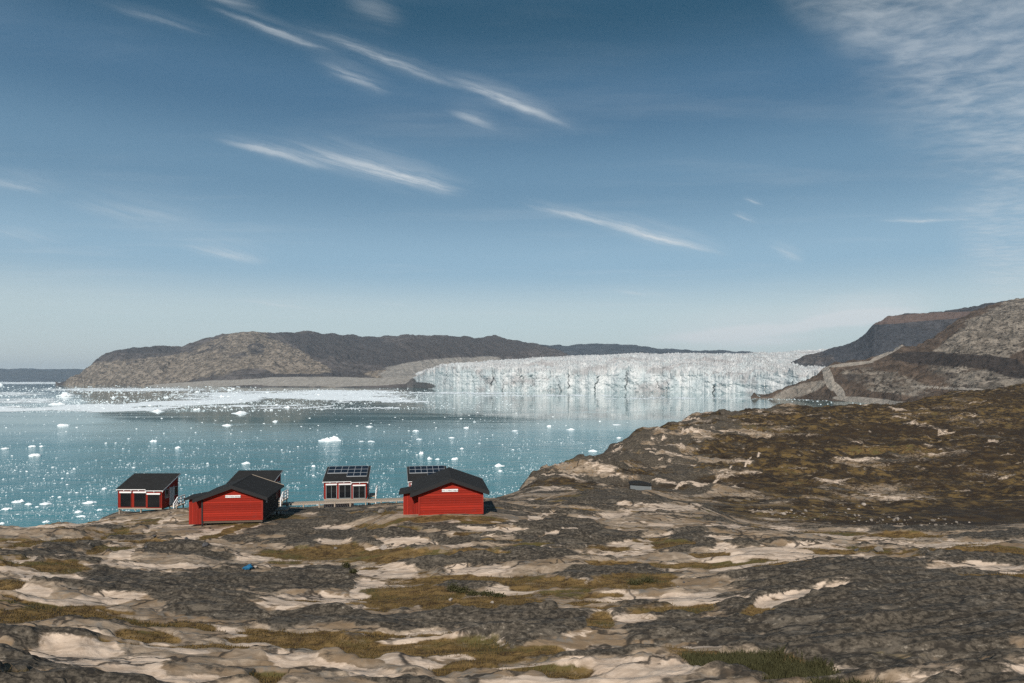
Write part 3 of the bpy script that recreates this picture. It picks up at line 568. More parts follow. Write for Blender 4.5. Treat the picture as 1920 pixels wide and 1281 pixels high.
# brash: thousands of small bits
pts = []
def add_bits(n, x0, x1, y0, y1, wlo, whi, thr, clump, seed, pw=1.0):
    px = nr.uniform(x0, x1, n*4); py = y0+(y1-y0)*nr.uniform(0, 1, n*4)**pw
    d = CH*F/(py-HOR); x = (px-960)/F*d
    k = fbm(x/clump, d/(clump*1.6), 4, seed) > thr
    px, py, d, x = (q_[k][:n] for q_ in (px, py, d, x))
    wpx = wlo+(whi-wlo)*nr.uniform(0, 1, len(px))**3
    pts.append(np.stack([x, d, wpx*d/F], -1))
add_bits(9500, -120, 1130, 868, 1010, .8, 3.4, -.02, 24, 511, .9)
add_bits(2200, -120, 1180, 820, 880, .7, 2.6, .0, 40, 513)
add_bits(900, -120, 1200, 765, 830, .6, 2.4, -.3, 90, 515)
add_bits(2600, -120, 480, 722, 772, .8, 4.5, -.1, 200, 517)
add_bits(1800, 200, 960, 728, 772, .7, 3.4, -.05, 200, 519)
add_bits(300, 760, 1450, 735, 800, .6, 2.2, .05, 200, 521)
add_bits(160, 1440, 1680, 742, 768, .8, 4, -.3, 60, 523)
for cx, cy, rx, ry, an, st in BANDS:
    n = int(rx*ry*1.0*st); a = nr.uniform(0, 2*np.pi, n); r_ = np.sqrt(nr.uniform(0, 1, n))*1.15
    px = cx+np.cos(a)*r_*rx; py = np.maximum(cy+np.sin(a)*r_*ry, 714.5); d = CH*F/(py-HOR)
    pts.append(np.stack([(px-960)/F*d, d, nr.uniform(.6, 2.2, n)**1.1*d/F], -1))
B = np.concatenate(pts); n = len(B)
ang = np.arange(6)*np.pi/3+nr.uniform(0, 6, (n, 1)); rr = nr.uniform(.6, 1.25, (n, 6))*(B[:, 2:3]/2)
ring = np.stack([B[:, :1]+np.cos(ang)*rr, B[:, 1:2]+np.sin(ang)*rr*nr.uniform(.7, 1.3, (n, 1)), np.full((n, 6), -.03)], -1)
hgt = B[:, 2:3]*nr.uniform(.10, .26, (n, 1))
top = np.stack([B[:, :1]+np.cos(ang)*rr*.62+hgt*nr.uniform(-.6, .6, (n, 1)), B[:, 1:2]+np.sin(ang)*rr*.62, hgt*nr.uniform(.55, 1.25, (n, 6))], -1)
VV = np.concatenate([ring, top], 1).reshape(-1, 3)
tri = []
for k in range(6):
    j = (k+1) % 6; tri += [(k, j, 6+j), (k, 6+j, 6+k)]
for k in range(1, 5): tri.append((6, 6+k, 6+k+1))
FF = (np.arange(n)[:, None, None]*12+np.array(tri)[None]).reshape(-1, 3)
tag(mesh_np('brash_ice', VV, FF, M['brash'], smooth=False), "countless tiny bits of white brash ice scattered over the bay", "drift ice", kind='stuff')

def ice_mesh(seed, peaky):
    r = random.Random(seed); bm = bmesh.new(); bmesh.ops.create_icosphere(bm, subdivisions=3, radius=1)
    ph = [(r.uniform(0, 50), r.uniform(0, 50)) for _ in range(3)]
    peaks = [(r.uniform(-.7, .7), r.uniform(-.5, .5), r.uniform(.15, .35), r.uniform(.4, 1)) for _ in range(3 if peaky else 2)]
    xs = np.array([v.co[:] for v in bm.verts])
    n1 = fbm(xs[:, 0]*1.3+ph[0][0], xs[:, 1]*1.3+xs[:, 2]+ph[0][1], 4, seed)
    n2 = fbm(xs[:, 0]*3+ph[1][0], xs[:, 1]*3+ph[1][1], 3, seed+2)
    for v, a, b in zip(bm.verts, n1, n2):
        x, y, z = v.co; k = 1+.28*a; h = .42+.25*b
        for qx, qy, w_, hh in peaks: h += (1.0 if peaky else .35)*hh*math.exp(-((x-qx)**2+(y-qy)**2)/(w_*w_*(1.3 if peaky else 3)))
        v.co = (x*k, y*k*.75, max(z, -.25)*h if z > 0 else max(z, -.3)*.4)
    me = bpy.data.meshes.new("ice_floe"); bm.to_mesh(me); bm.free(); me.materials.append(M['ice'])
    zs = max(v.co.z for v in me.vertices); xm = max(abs(v.co.x) for v in me.vertices)
    for v in me.vertices: v.co.x /= 2*xm; v.co.y /= 2*xm; v.co.z = v.co.z/zs if v.co.z > 0 else v.co.z
    for p_ in me.polygons: p_.use_smooth = False
    return me
FLOES = [ice_mesh(600+k, False) for k in range(7)]; BERGS = [ice_mesh(640+k, True) for k in range(5)]
def floe(px, py, wpx, hpx, label, cat='ice floe', group=None, berg=False):
    p = sea_pt(px, py+hpx*.4); me = rnd.choice(BERGS if berg else FLOES)
    o = bpy.data.objects.new('iceberg' if cat == 'iceberg' else 'ice_floe', me); COL.objects.link(o)
    wd = wpx*p.y/F; o.location = p; o.scale = (wd, wd*rnd.uniform(.8, 1.4), max(hpx*.62*p.y/F, .12)); o.rotation_euler.z = rnd.choice([0, math.pi])+rnd.uniform(-.4, .4)
    return tag(o, label, cat, group)
NAMED = [
 (617,821,45,14,"largest white iceberg, low with two peaks, afloat above the middle solar cabin",1),(66,852,22,7,"flat topped white floe, biggest of those drifting near the left edge",0),
 (61,836,14,5,"small white floe left of its smaller twin, above the biggest floe by the left edge",0),(78,836,9,4,"tiny white floe just right of a small floe, near the left edge",0),
 (10,840,17,4,"low white floe nearest the left edge on the open blue water",0),(118,796,25,6,"long flat white floe alone on the blue water below the white ice band at left",0),
 (288,826,15,5,"rounded white floe on open water above the right end of the leftmost cabin's roof",0),(334,838,12,6,"small domed white floe on open water above the gap between the two left cabins",0),
 (461,867,18,7,"wedge shaped white floe just above the roof of the left gabled cabin",0),(426,796,22,5,"long low white floe in the dark mountain reflection left of centre",0),
 (125,738,38,12,"tall ragged white berg, bulkiest in the drift ice off the headland tip",1),(108,756,34,7,"broad white berg set in the thick ice band at left",1),
 (295,769,28,7,"ragged white berg along the lower edge of the left ice band",1),(369,766,16,6,"compact white berg below the ice band, right of a ragged longer berg",1),
 (450,772,30,8,"long two humped white berg at the top of the dark reflection",1),(370,734,13,4,"small white berg by the headland's shore, with a hollow top",1),
 (417,742,10,7,"narrow upright white berg between two ice bands",1),(431,730,12,5,"small white berg close under the pale shore of the headland",1),
 (311,744,12,4,"small low berg between the ice bands, left of an upright one",0),(213,744,9,6,"small peaked berg between the ice bands below the headland's left cliff",1),
 (2,719,8,8,"tall white berg cut by the left edge of the photo at the horizon",1),(693,799,15,4,"long flat floe in the dark reflection above the largest iceberg, to its right",0),
 (516,789,10,5,"small domed floe in the dark reflection, up left of the largest iceberg",0),(538,762,13,6,"small jagged berg in the reflection just below the second ice band",1),
 (678,827,13,2,"thin flat floe just right of the largest iceberg, left one of a pair",0),(696,827,13,3,"thin flat floe right of the largest iceberg, right one of a pair",0),
 (874,801,13,4,"low floe at the right end of the mountain's dark reflection",0),(780,807,13,4,"low white floe in the dark water, above and left of a longer low one",0),
 (847,820,14,3,"flat floe on teal water right of centre, above the right gabled cabin",0),(786,823,11,3,"flat floe in the teal water above the rear cabin with solar panels",0),
 (790,848,10,8,"knobbly white floe, highest of four above the right gabled cabin",1),(806,858,11,8,"chunky upright floe right above the solar roof of the rear right cabin",1),
 (820,860,9,5,"small floe touching distance right of a chunky one over the right cabins",0),(853,859,15,6,"oval floe above the ridge of the right gabled cabin",0),
 (937,871,22,9,"big lumpy white floe right of the right gabled cabin's roof",1),(938,882,8,5,"small floe directly below the big lumpy floe near the brown hill",0),
 (866,840,9,4,"small peaked floe high above the right gabled cabin",0),(588,873,8,5,"little bright floe up left of the solar panelled cabin in the middle",0),
 (1030,798,10,5,"small floe left of the brown hill in the blue water below the glacier reflection",0),(1070,804,17,5,"humped floe below the white glacier reflection, left of the hill's knob",1),
 (1156,796,18,2,"long thin floe at the lower edge of the glacier reflection",0),(966,807,14,3,"flat floe at the right tip of the dark reflection, near mid picture",0),
 (1112,844,20,6,"wide pale floe close to the dark knob of the brown hill",0),(1160,820,11,4,"white floe peeking out beside the top of the hill's dark knob",0),(1086,860,15,4,"low floe hugging the shore of the brown hill below the knob",0),
 (34,938,24,8,"large white floe low at left, uppermost of the bunch by the shore rocks",1),(54,944,14,6,"domed floe just right below the large one at lower left",0),
 (13,953,18,5,"flat floe at the left edge among the brash near the shore",0),(86,943,26,5,"long flat floe in the brash, between the left edge and the leftmost cabin",0),
 (168,940,24,7,"broad white floe left of the leftmost cabin's windows",1),(148,958,16,6,"rounded floe below the broad one beside the leftmost cabin",0),
 (187,955,10,4,"small floe closest to the leftmost cabin's wall",0),(86,977,13,6,"small bright floe just off the shore rocks at lower left",0),
 (4,980,12,5,"lowest floe at the left edge, close above the rock",0),(152,967,20,4,"long low floe touching the shore rocks left of the leftmost cabin",0),(196,915,10,5,"little floe at roof height left of the leftmost cabin",0)]
for px, py, wp, hp, lb, bg_ in NAMED: floe(px, py, wp, hp, lb, 'iceberg' if bg_ else 'ice floe', 'icebergs and larger floes in the bay', bool(bg_))
left = 300-len(NAMED)
spots = []
while len(spots) < left:
    zone = rnd.random()
    if zone < .45: px, py, lo, hi = rnd.uniform(-5, 1080), rnd.uniform(868, 985), 3.2, 8
    elif zone < .62: px, py, lo, hi = rnd.uniform(-5, 1120), rnd.uniform(800, 868), 3, 6
    elif zone < .72: px, py, lo, hi = rnd.uniform(0, 1180), rnd.uniform(770, 800), 3, 6
    else: px, py, lo, hi = rnd.uniform(0, 760), rnd.uniform(722, 770), 3, 8
    sil = np.interp(px, [0, 100, 200, 340, 520, 750, 920, 1000, 1140, 1200], [985, 972, 955, 940, 935, 930, 930, 885, 842, 795])
    if py > sil-3 or any(abs(px-a) < 9 and abs(py-b) < 5 for a, b in spots): continue
    if any(x0 < px < x1 and py > y0 for x0, x1, y0 in ((214, 342, 884), (350, 534, 880), (604, 694, 872), (742, 922, 868))): continue
    spots.append((px, py)); s_ = lo+(hi-lo)*rnd.random()**2
    near_ = py > 868
    floe(px, py, s_, s_*rnd.uniform(.3, .5) if near_ else s_*rnd.uniform(.25, .45),
         "small white ice chunk among many alike on the near teal water by the cabins" if near_ else ("small white ice chunk among many alike on the middle of the bay" if py > 770 else "small white chunk among many alike in the drift ice off the headland"),
         'ice chunk', 'small ice chunks near the shore' if near_ else ('small ice chunks on the middle bay' if py > 770 else 'small ice chunks in the far drift ice'))

# ------------------------------------------------------------------ building helpers
class MB:
    def __init__(s): s.v = []; s.f = []
    def box(s, x0, x1, y0, y1, z0, z1):
        n = len(s.v); s.v += [(x, y, z) for z in (z0, z1) for y in (y0, y1) for x in (x0, x1)]
        s.f += [tuple(n+i for i in q_) for q_ in ((0, 2, 3, 1), (4, 5, 7, 6), (0, 1, 5, 4), (2, 6, 7, 3), (0, 4, 6, 2), (1, 3, 7, 5))]; return s
    def prism_y(s, poly, y0, y1):       # poly of (x,z), counter clockwise seen from the front
        n = len(s.v); k = len(poly); s.v += [(x, y0, z) for x, z in poly]+[(x, y1, z) for x, z in poly]
        s.f += [tuple(n+i for i in range(k)), tuple(n+k+i for i in reversed(range(k)))]
        s.f += [(n+i, n+k+i, n+k+(i+1) % k, n+(i+1) % k) for i in range(k)]; return s
    def prism_x(s, poly, x0, x1):       # poly of (y,z)
        n = len(s.v); k = len(poly); s.v += [(x0, y, z) for y, z in poly]+[(x1, y, z) for y, z in poly]
        s.f += [tuple(n+i for i in range(k)), tuple(n+k+i for i in reversed(range(k)))]
        s.f += [(n+i, n+k+i, n+k+(i+1) % k, n+(i+1) % k) for i in range(k)]; return s
    def bar(s, p, q_, w_):
        p, q_ = Vector(p), Vector(q_); d = (q_-p).normalized(); u = d.cross(Vector((0, 0, 1)))
        u = u.normalized() if u.length > 1e-3 else Vector((1, 0, 0)); v = d.cross(u)
        n = len(s.v)
        for e in (p, q_):
            for a, b in ((-1, -1), (1, -1), (1, 1), (-1, 1)): s.v.append(tuple(e+u*a*w_/2+v*b*w_/2))
        s.f += [tuple(n+i for i in q2) for q2 in ((0, 1, 2, 3), (7, 6, 5, 4), (0, 4, 5, 1), (1, 5, 6, 2), (2, 6, 7, 3), (3, 7, 4, 0))]; return s
    def build(s, name, mat, parent=None):
        me = bpy.data.meshes.new(name); me.from_pydata(s.v, [], s.f)
        bm = bmesh.new(); bm.from_mesh(me); bmesh.ops.recalc_face_normals(bm, faces=bm.faces); bm.to_mesh(me); bm.free()
        me.materials.append(mat); o = bpy.data.objects.new(name, me); COL.objects.link(o); o.parent = parent; return o
def empty(name, loc, rz=0):
    e = bpy.data.objects.new(name, None); COL.objects.link(e); e.location = loc; e.rotation_euler.z = rz; return e
def text(s, size, loc, parent):
    c = bpy.data.curves.new('lettering', 'FONT'); c.body = s; c.size = size; c.align_x = 'CENTER'; c.align_y = 'CENTER'; c.extrude = .004
    c.materials.append(M['lettering'])
    tmp = bpy.data.objects.new('tmp', c); COL.objects.link(tmp)
    dg = bpy.context.evaluated_depsgraph_get(); me = bpy.data.meshes.new_from_object(tmp.evaluated_get(dg)); bpy.data.objects.remove(tmp)
    me.materials.clear(); me.materials.append(M['lettering'])
    o = bpy.data.objects.new('lettering', me); COL.objects.link(o); o.parent = parent; o.location = loc; o.rotation_euler = (R(90), 0, 0); return o

def pent_cabin(loc, rz, W, L, label, solar=False, hf=2.12, hb=3.2, deck_side=1, drop=1.3, deck=True, shade_lines=False, white_corner=False):
    r = tag(empty('cabin', loc, rz), label, 'cabin', 'red wooden cabins on the shore rocks')
    h = W/2; bx = h*.30                      # bay starts here
    sl_ = (hb-hf)/L
    wl = MB().prism_x([(0, 0), (0, hf), (L, hb), (L, 0)], -h, h)
    wl.prism_x([(-.28, 0), (-.28, hf-.14), (-.004, hf-.03), (-.004, 0)], bx, h)
    wall = wl.build('wall', M['redv'], r)
    ov = .15; th = .12
    def zr_(y): return hf+.02+sl_*y
    rf = MB().prism_x([(-ov, zr_(-ov)), (L+ov, zr_(L+ov)), (L+ov, zr_(L+ov)+th), (-ov, zr_(-ov)+th)], -h-.18, bx-.06)
    rf.prism_x([(-ov-.28, zr_(-ov-.28)), (L+ov, zr_(L+ov)), (L+ov, zr_(L+ov)+th), (-ov-.28, zr_(-ov-.28)+th)], bx-.06, h+.18)
    roof = rf.build('roof', M['felt'], r)
    for x0, x1, yo in ((-h-.18, bx-.07, ov), (bx-.06, h+.18, ov+.28)):
        MB().box(x0, x1, -yo-.03, -yo-.003, zr_(-yo)-.0, zr_(-yo)+th*.6).build('fascia', M['white'], roof)
        nn = 5 if yo == ov else 3
        for k in range(nn):
            x = x0+.06+(x1-x0-.12)*k/(nn-1)
            MB().prism_x([(-yo-.02, zr_(-yo)-.11), (-.01 if yo == ov else -.3, zr_(0)-.11), (-.01 if yo == ov else -.3, zr_(0)-.005), (-yo-.02, zr_(-yo)-.005)], x-.03, x+.03).build('rafter_tail', M['white'], roof)
    for sx in (-1, 1):
        a_x = sx*(h+.183); yo = ov if sx < 0 else ov+.28
        MB().prism_x([(-yo, zr_(-yo)-.03), (L+ov, zr_(L+ov)-.03), (L+ov, zr_(L+ov)+th*.75), (-yo, zr_(-yo)+th*.75)], min(a_x, a_x+sx*.03), max(a_x, a_x+sx*.03)).build('bargeboard', M['alu'], roof)
    xs = [(-h+.22, -h+.22+W*.255), (-h+.46+W*.255, bx-.10), (bx+.14, h-.16)]
    for k, (x0, x1) in enumerate(xs):
        y = -.004 if k < 2 else -.284
        top_ = hf-.20 if k < 2 else hf-.33
        wn = MB().box(x0+.05, x1-.05, y-.03, y-.002, .08, top_-.03).build('window', M['glass'], r)
        fr = MB()
        for a, b, c, d in ((x0, x0+.05, .05, top_), (x1-.05, x1, .05, top_), (x0+.05, x1-.05, .03, .08)): fr.box(a, b, y-.06, y-.003, c, d)
        if solar or shade_lines:
            xm = (x0+x1)/2; fr.box(xm-.012, xm+.012, y-.045, y-.032, .08, top_-.15)
        fr.build('frame', M['redtrim'] if not solar else M['greydoor'], wn)
        MB().box(x0-.02, x1+.02, y-.16, y-.064, top_-.17, top_-.01).build('blind_box', M['white'], wn)
    if white_corner: MB().box(-h-.05, -h-.004, -.05, .09, 0, hf-.02).build('corner_board', M['white'], r)
    else: MB().box(-h-.035, -h-.004, -.035, .05, 0, hf-.02).build('corner_board', M['redtrim'], r)
    MB().box(-h, bx-.01, -.10, -.004, -.14, -.004).box(bx, h, -.36, -.284, -.14, -.004).build('sill_beam', M['wood'], r)
    MB().box(-h+.02, h-.02, .004, L-.02, -.16, -.004).build('floor', M['wooddark'], r)
    for x in (-h+.1, 0, h-.12):
        for y in (.05, L-.15):
            MB().box(x-.06, x+.06, y-.06, y+.06, -drop, -.165).build('post', M['wood'], r)
    for x in (-h+.1,): MB().bar((x, -.02, -.2), (x+1.0, -.02, -.8), .07).build('brace', M['wooddark'], r)
    # side door and windows on the deck side
    sx = deck_side; xw = sx*(h+.004)
    def sb(y0, y1, z0, z1, o_=.03): return MB().box(min(xw, xw+sx*o_), max(xw, xw+sx*o_), y0, y1, z0, z1)
    d_ = sb(L*.42, L*.42+.85, .02, 2.0).build('door', M['greydoor'], r)
    sb(L*.42-.07, L*.42, .02, 2.08, .05).box(min(xw, xw+sx*.05), max(xw, xw+sx*.05), L*.42+.85, L*.42+.92, .02, 2.08).build('frame', M['white'], d_)
    for y0, y1 in ((L*.12, L*.12+.6), (L*.72, L*.72+.7)):
        wn = sb(y0, y1, 1.0, 1.9).build('window', M['glass'], r)
        f2 = MB()
        for a, b, c, d in ((y0-.05, y0, .95, 1.95), (y1, y1+.05, .95, 1.95), (y0, y1, 1.9, 1.95), (y0, y1, .95, 1.0)): f2.box(min(xw, xw+sx*.05), max(xw, xw+sx*.05), a, b, c, d)
        f2.build('frame', M['greydoor'], wn)
    if deck:
        x0, x1 = (h+.06, h+1.05) if sx > 0 else (-h-1.05, -h-.06)
        dk_ = MB().box(x0, x1, L*.30, L*.85, -.13, -.01).build('deck', M['wood'], r)
        xe = x1 if sx > 0 else x0
        rl = MB()
        for y in (L*.32, L*.58, L*.82): rl.box(xe-.05, xe+.05, y-.05, y+.05, 0, 1.0)
        for z in (.28, .62, .95): rl.box(xe-.03, xe+.03, L*.32+.051, L*.82-.051, z-.06, z+.06)
        for x in (x0+.12, x1-.12):
            for y in (L*.33, L*.8): MB().box(x-.05, x+.05, y-.05, y+.05, -drop-.3, -.135).build('post', M['wood'], dk_)
        rl.build('railing', M['white'], dk_)
        st = MB()
        for k in range(3): st.box(x0+.1, x1-.1, L*.30-.27*(k+1), L*.30-.27*k-.02, -.13-.2*(k+1), -.08-.2*(k+1))
        st.build('stairs', M['wood'], dk_)
        sr = MB().bar((xe, L*.30, .9), (xe, L*.30-.8, .4), .08).bar((xe, L*.30, .5), (xe, L*.30-.8, 0), .08); sr.box(xe-.05, xe+.05, L*.30-.85, L*.30-.75, -.9, .45)
        sr.build('stair_rail', M['white'], dk_)
    if solar:
        x0 = -h+.10; n_c = 6; pw = (W-.2)/n_c; ph = (L+ov*2)*.235
        for row in range(3):
            for c in range(n_c):
                if row == 2 and c < 3: continue
                yb = L+ov-.12-row*ph; ya = yb-ph; xa = x0+c*pw
                zz = lambda y: zr_(y)+th+.05
                pm = MB().prism_x([(ya+.019, zz(ya+.019)), (yb-.019, zz(yb-.019)), (yb-.019, zz(yb-.019)+.03), (ya+.019, zz(ya+.019)+.03)], xa+.019, xa+pw-.019).build('solar_panel', M['panel'], r)
                f3 = MB()
                for u0, u1, v0, v1 in ((xa, xa+.018, ya, yb), (xa+pw-.018, xa+pw, ya, yb), (xa+.018, xa+pw-.018, ya, ya+.018), (xa+.018, xa+pw-.018, yb-.018, yb)):
                    f3.prism_x([(v0, zz(v0)-.03), (v1, zz(v1)-.03), (v1, zz(v1)+.045), (v0, zz(v0)+.045)], u0, u1)
                f3.build('frame', M['alu'], pm)
    return r

def gable_cabin(loc, rz, label, sign, W=5.0, L=6.2, he=1.95, rise=.90, low=-.35, posts=True):
    r = tag(empty('cabin', loc, rz), label, 'cabin', 'red wooden cabins on the shore rocks')
    h = W/2
    MB().prism_y([(-h, 0), (h, 0), (h, he), (0, he+rise), (-h, he)], 0, L).build('wall', M['red'], r)
    sl_ = rise/h; th = .16; ol, orr, of = .68, .46, .30
    def zt(x): return he+rise+.03-abs(x)*sl_
    roof = MB().prism_y([(-h-ol, zt(h+ol)), (0, zt(0)), (h+orr, zt(h+orr)), (h+orr, zt(h+orr)+th), (0, zt(0)+th), (-h-ol, zt(h+ol)+th)], -of, L+.3).build('roof', M['felt'], r)
    MB().prism_y([(-h-ol-.01, zt(h+ol)-.12), (0, zt(0)-.12), (h+orr+.01, zt(h+orr)-.12), (h+orr+.01, zt(h+orr)+th+.02), (0, zt(0)+th+.02), (-h-ol-.01, zt(h+ol)+th+.02)], -of-.035, -of-.004).build('bargeboard', M['black'], roof)
    MB().prism_y([(-.09, zt(.09)+th+.003), (.09, zt(.09)+th+.003), (0, zt(0)+th+.035)], -of+.05, L+.28).build('ridge_cap', M['felt'], roof)
    MB().prism_y([(.0, zt(0)-.02), (h+orr+.01, zt(h+orr)-.02), (h+orr+.01, zt(h+orr)+th+.04), (0, zt(0)+th+.04)], L+.304, L+.34).build('rear_bargeboard', M['wood'] if posts else M['black'], roof)
    MB().prism_x([(.06, 0), (.06, he-.02), (L-.02, he-.02), (L-.02, 0)], h+.003, h+.022).build('side_wall', M['blackclad'], r)  # thin layer of black boards over the red wall, right side
    MB().prism_y([(h+orr-.01, zt(h+orr)+th+.003), (h+orr+.035, zt(h+orr)+th-.01), (h+orr+.035, zt(h+orr)+.03), (h+orr+.004, zt(h+orr)+.03)], -of, L+.3).build('eave_strip', M['black'], roof)
    # annex on the left
    aw = 1.22; y0, y1 = .45, 2.3; ah = he-.16
    an = MB().box(-h-aw, -h-.004, y0, y1, low, ah).build('annex', M['redv'], r)
    MB().prism_y([(-h-aw-.34, he-.19), (-h+.3, he+.10), (-h+.3, zt(h-.3)+th-.03), (-h-aw-.34, he-.03)], y0-.28, y1+.2).build('annex_roof', M['felt'], an)
    MB().box(-h-.05, -h+.07, -.045, -.003, low, he-.03).build('corner_board', M['black'] if posts else M['redtrim'], r)
    MB().box(h-.09, h+.03, -.045, -.003, 0, he-.03).build('corner_board', M['redtrim'], r)
    sg = MB().box(-.30+sign[1], .95+sign[1]+.0, -.05, -.004, he+.02, he+.22).build('sign', M['white'], r)
    text(sign[0], .125, (.325+sign[1], -.056, he+.12), sg)
    wn = MB().box(h+.024, h+.05, 1.1, 1.5, 1.25, 1.6).build('vent', M['greydoor'], r)
    MB().box(h+.024, h+.05, L-1.2, L-.4, .9, 1.8).build('window', M['glass'], r)
    MB().box(-h+.03, h-.03, .05, L-.05, -.2, -.004).build('floor', M['wooddark'], r)
    if posts:
        for x in (-h+.0, h-.1):
            for y in (.06, L*.5, L-.12): MB().box(x-.06, x+.06, y-.05, y+.06, -1.6, -.205).build('post', M['black'], r)
        dk_ = MB().box(h+.05, h+1.1, L-1.6, L+.2, -.15, -.02).build('deck', M['wood'], r)
        MB().box(h+.25, h+.33, L-.4, L-.3, -2.0, -.16).build('post', M['wooddark'], dk_)
    else:
        MB().box(-h+.01, h-.01, .03, L-.03, -1.0, -.21).build('plinth', M['red'], r)
    return r
def rel(px, d, py): return (( px-960)/F*d, d, CH-(py-HOR)/F*d)

pent_cabin(rel(264, 76, 952), 0, 5.0, 3.4, "leftmost red cabin with a plain black roof and three dark shaded windows facing the rocks", hf=2.02, hb=3.15, drop=.95)
gable_cabin(rel(436, 58.7, 976), R(7), "left gabled red cabin with a white name sign and a gap below its wall", ("Hytte 8 Tobias Gabrielsen", -.28))
pent_cabin(rel(466, 77, 943), R(2), 4.8, 4.0, "red cabin mostly hidden behind the left gabled cabin, black roof and white rail showing", hf=1.95, hb=2.95, drop=1.6)
pent_cabin(rel(648, 85, 935), R(8), 5.2, 4.6, "middle red cabin standing alone above the boardwalk with solar panels on its roof", solar=True, hf=2.1, hb=3.25, drop=1.6)
pent_cabin(rel(803, 90, 936), R(10), 5.0, 4.4, "rear right red cabin with solar panels, half hidden behind the right gabled cabin", solar=True, hf=2.35, hb=3.6, drop=1.8, deck=False, white_corner=True)
gable_cabin(rel(846, 53.5, 965), R(7), "right gabled red cabin with a white name sign, its wall down to the rock", ("Hytte 13 Alfred Wegener", -.42), posts=False, he=1.78, low=-.3)

# boardwalk
bw = tag(empty('boardwalk', rel(640, 81.5, 942)), "long narrow plank boardwalk on posts running behind the gabled cabins", "boardwalk")
def loc_(p): return (p[0]-bw.location.x, p[1]-bw.location.y, p[2]-bw.location.z)
A_, B_ = Vector(loc_(rel(505, 80.5, 944.5))), Vector(loc_(rel(765, 82, 934.5)))
db_ = MB(); n_pl = 60
for k in range(n_pl):
    p = A_.lerp(B_, (k+.04)/n_pl); q_ = A_.lerp(B_, (k+.96)/n_pl); n0 = len(db_.v)
    for e in (p, q_):
        for oy in (-.65, .65):
            for oz in (-.06, 0): db_.v.append((e.x, e.y+oy, e.z+oz))
    db_.f += [tuple(n0+i for i in f_) for f_ in ((0, 1, 3, 2), (4, 6, 7, 5), (0, 4, 5, 1), (2, 3, 7, 6), (1, 5, 7, 3), (0, 2, 6, 4))]
db_.build('deck', M['wood'], bw)
MB().bar(A_+Vector((0, -.6, -.135)), B_+Vector((0, -.6, -.135)), .14).bar(A_+Vector((0, .6, -.135)), B_+Vector((0, .6, -.135)), .14).build('beam', M['stonepale'], bw)
for k in range(9):
    p = A_.lerp(B_, (k+.3)/9); MB().box(p.x-.07, p.x+.07, p.y-.74, p.y-.61, p.z-1.15, p.z-.07).build('post', M['wood'], bw)
xa, xb = loc_(rel(608, 82.4, 940)), loc_(rel(664, 82.4, 940)); zk = A_.lerp(B_, .45).z
MB().box(xa[0], xb[0], .7, .78, zk-1.1, zk-.1).build('skirt_panel', M['skirt'], bw)

# small shed at the foot of the hill
p = rel(1201, 122, 917)
sh = tag(empty('shed', p, R(-6)), "low grey shed with a dark roof tucked behind the rock knoll below the brown hill", "shed")
MB().prism_y([(-1.8, -1), (1.8, -1), (1.8, .60), (-1.8, .78)], 0, 2.2).build('wall', M['shed'], sh)
MB().prism_y([(-2.0, .82), (2.0, .62), (2.0, .72), (.2, 1.15), (-1.2, 1.10), (-2.0, .95)], -.25, 2.4).build('roof', M['felt'], sh)
MB().box(1.803, 1.86, -.06, .06, -1, .58).build('corner_board', M['alu'], sh)

# ------------------------------------------------------------------ stones
def stone_mesh(seed, mat):
    r = random.Random(seed); bm = bmesh.new(); bmesh.ops.create_icosphere(bm, subdivisions=2, radius=1)
    for _ in range(7):            # knock off facets
        n_ = Vector((r.uniform(-1, 1), r.uniform(-1, 1), r.uniform(-.4, 1))).normalized(); c = r.uniform(.45, .8)
        for v in bm.verts:
            k = v.co.dot(n_)
            if k > c: v.co -= n_*(k-c)
    for v in bm.verts: v.co = Vector((v.co.x, v.co.y*.8, v.co.z*.7))*(1+r.uniform(-.05, .05))
    me = bpy.data.meshes.new("boulder"); bm.to_mesh(me); bm.free(); me.materials.append(mat); return me
ST = [stone_mesh(700+k, M['stone']) for k in range(4)]; SP = [stone_mesh(720+k, M['stonepale']) for k in range(4)]; SD = [stone_mesh(740+k, M['stonedark']) for k in range(4)]
def boulder(px, py, wpx, me, label, group=None, name='boulder', flat=1.0):
    p = at_px(px, py); s_ = wpx*p.y/F/1.5
    o = bpy.data.objects.new(name, me); COL.objects.link(o); o.scale = (s_, s_*rnd.uniform(.7, 1), s_*rnd.uniform(.7, 1.0)*flat)
    o.location = p+Vector((0, 0, s_*.25*flat)); o.rotation_euler = (rnd.uniform(-.2, .2), rnd.uniform(-.2, .2), rnd.uniform(0, 6.3)); return tag(o, label, 'boulder', group)
boulder(385, 1029, 11, SD[0], "blue grey boulder on the pale rock below the left gabled cabin")
boulder(349, 1011, 7, SD[1], "small dark stone below the bright bare slab near the gabled cabin")
boulder(290, 1010, 9, SD[2], "dark upright stone at the left tip of the bright bare slab")
boulder(479, 1066, 8, SP[0], "pale block lying just right of the crumpled blue bag")
boulder(922, 1131, 8, SP[1], "small pale round stone in the grass below the dark bush")
boulder(1604, 1034, 10, SD[3], "dark boulder on the pale rock at right, left one of two")
boulder(1650, 1037, 14, ST[0], "grey boulder with a lit face on the pale rock at right, right one of two")
boulder(718, 1029, 16, SP[2], "rounded white boulder at the left end of the dark lens of rock in mid ground")
boulder(845, 1128, 9, SP[3], "pinkish pale stone on the edge of the brown grass hollow")
boulder(630, 1030, 9, ST[1], "small tan stone in the brown grass below the boardwalk")
boulder(715, 963, 15, ST[2], "pointed grey rock standing before the boardwalk")
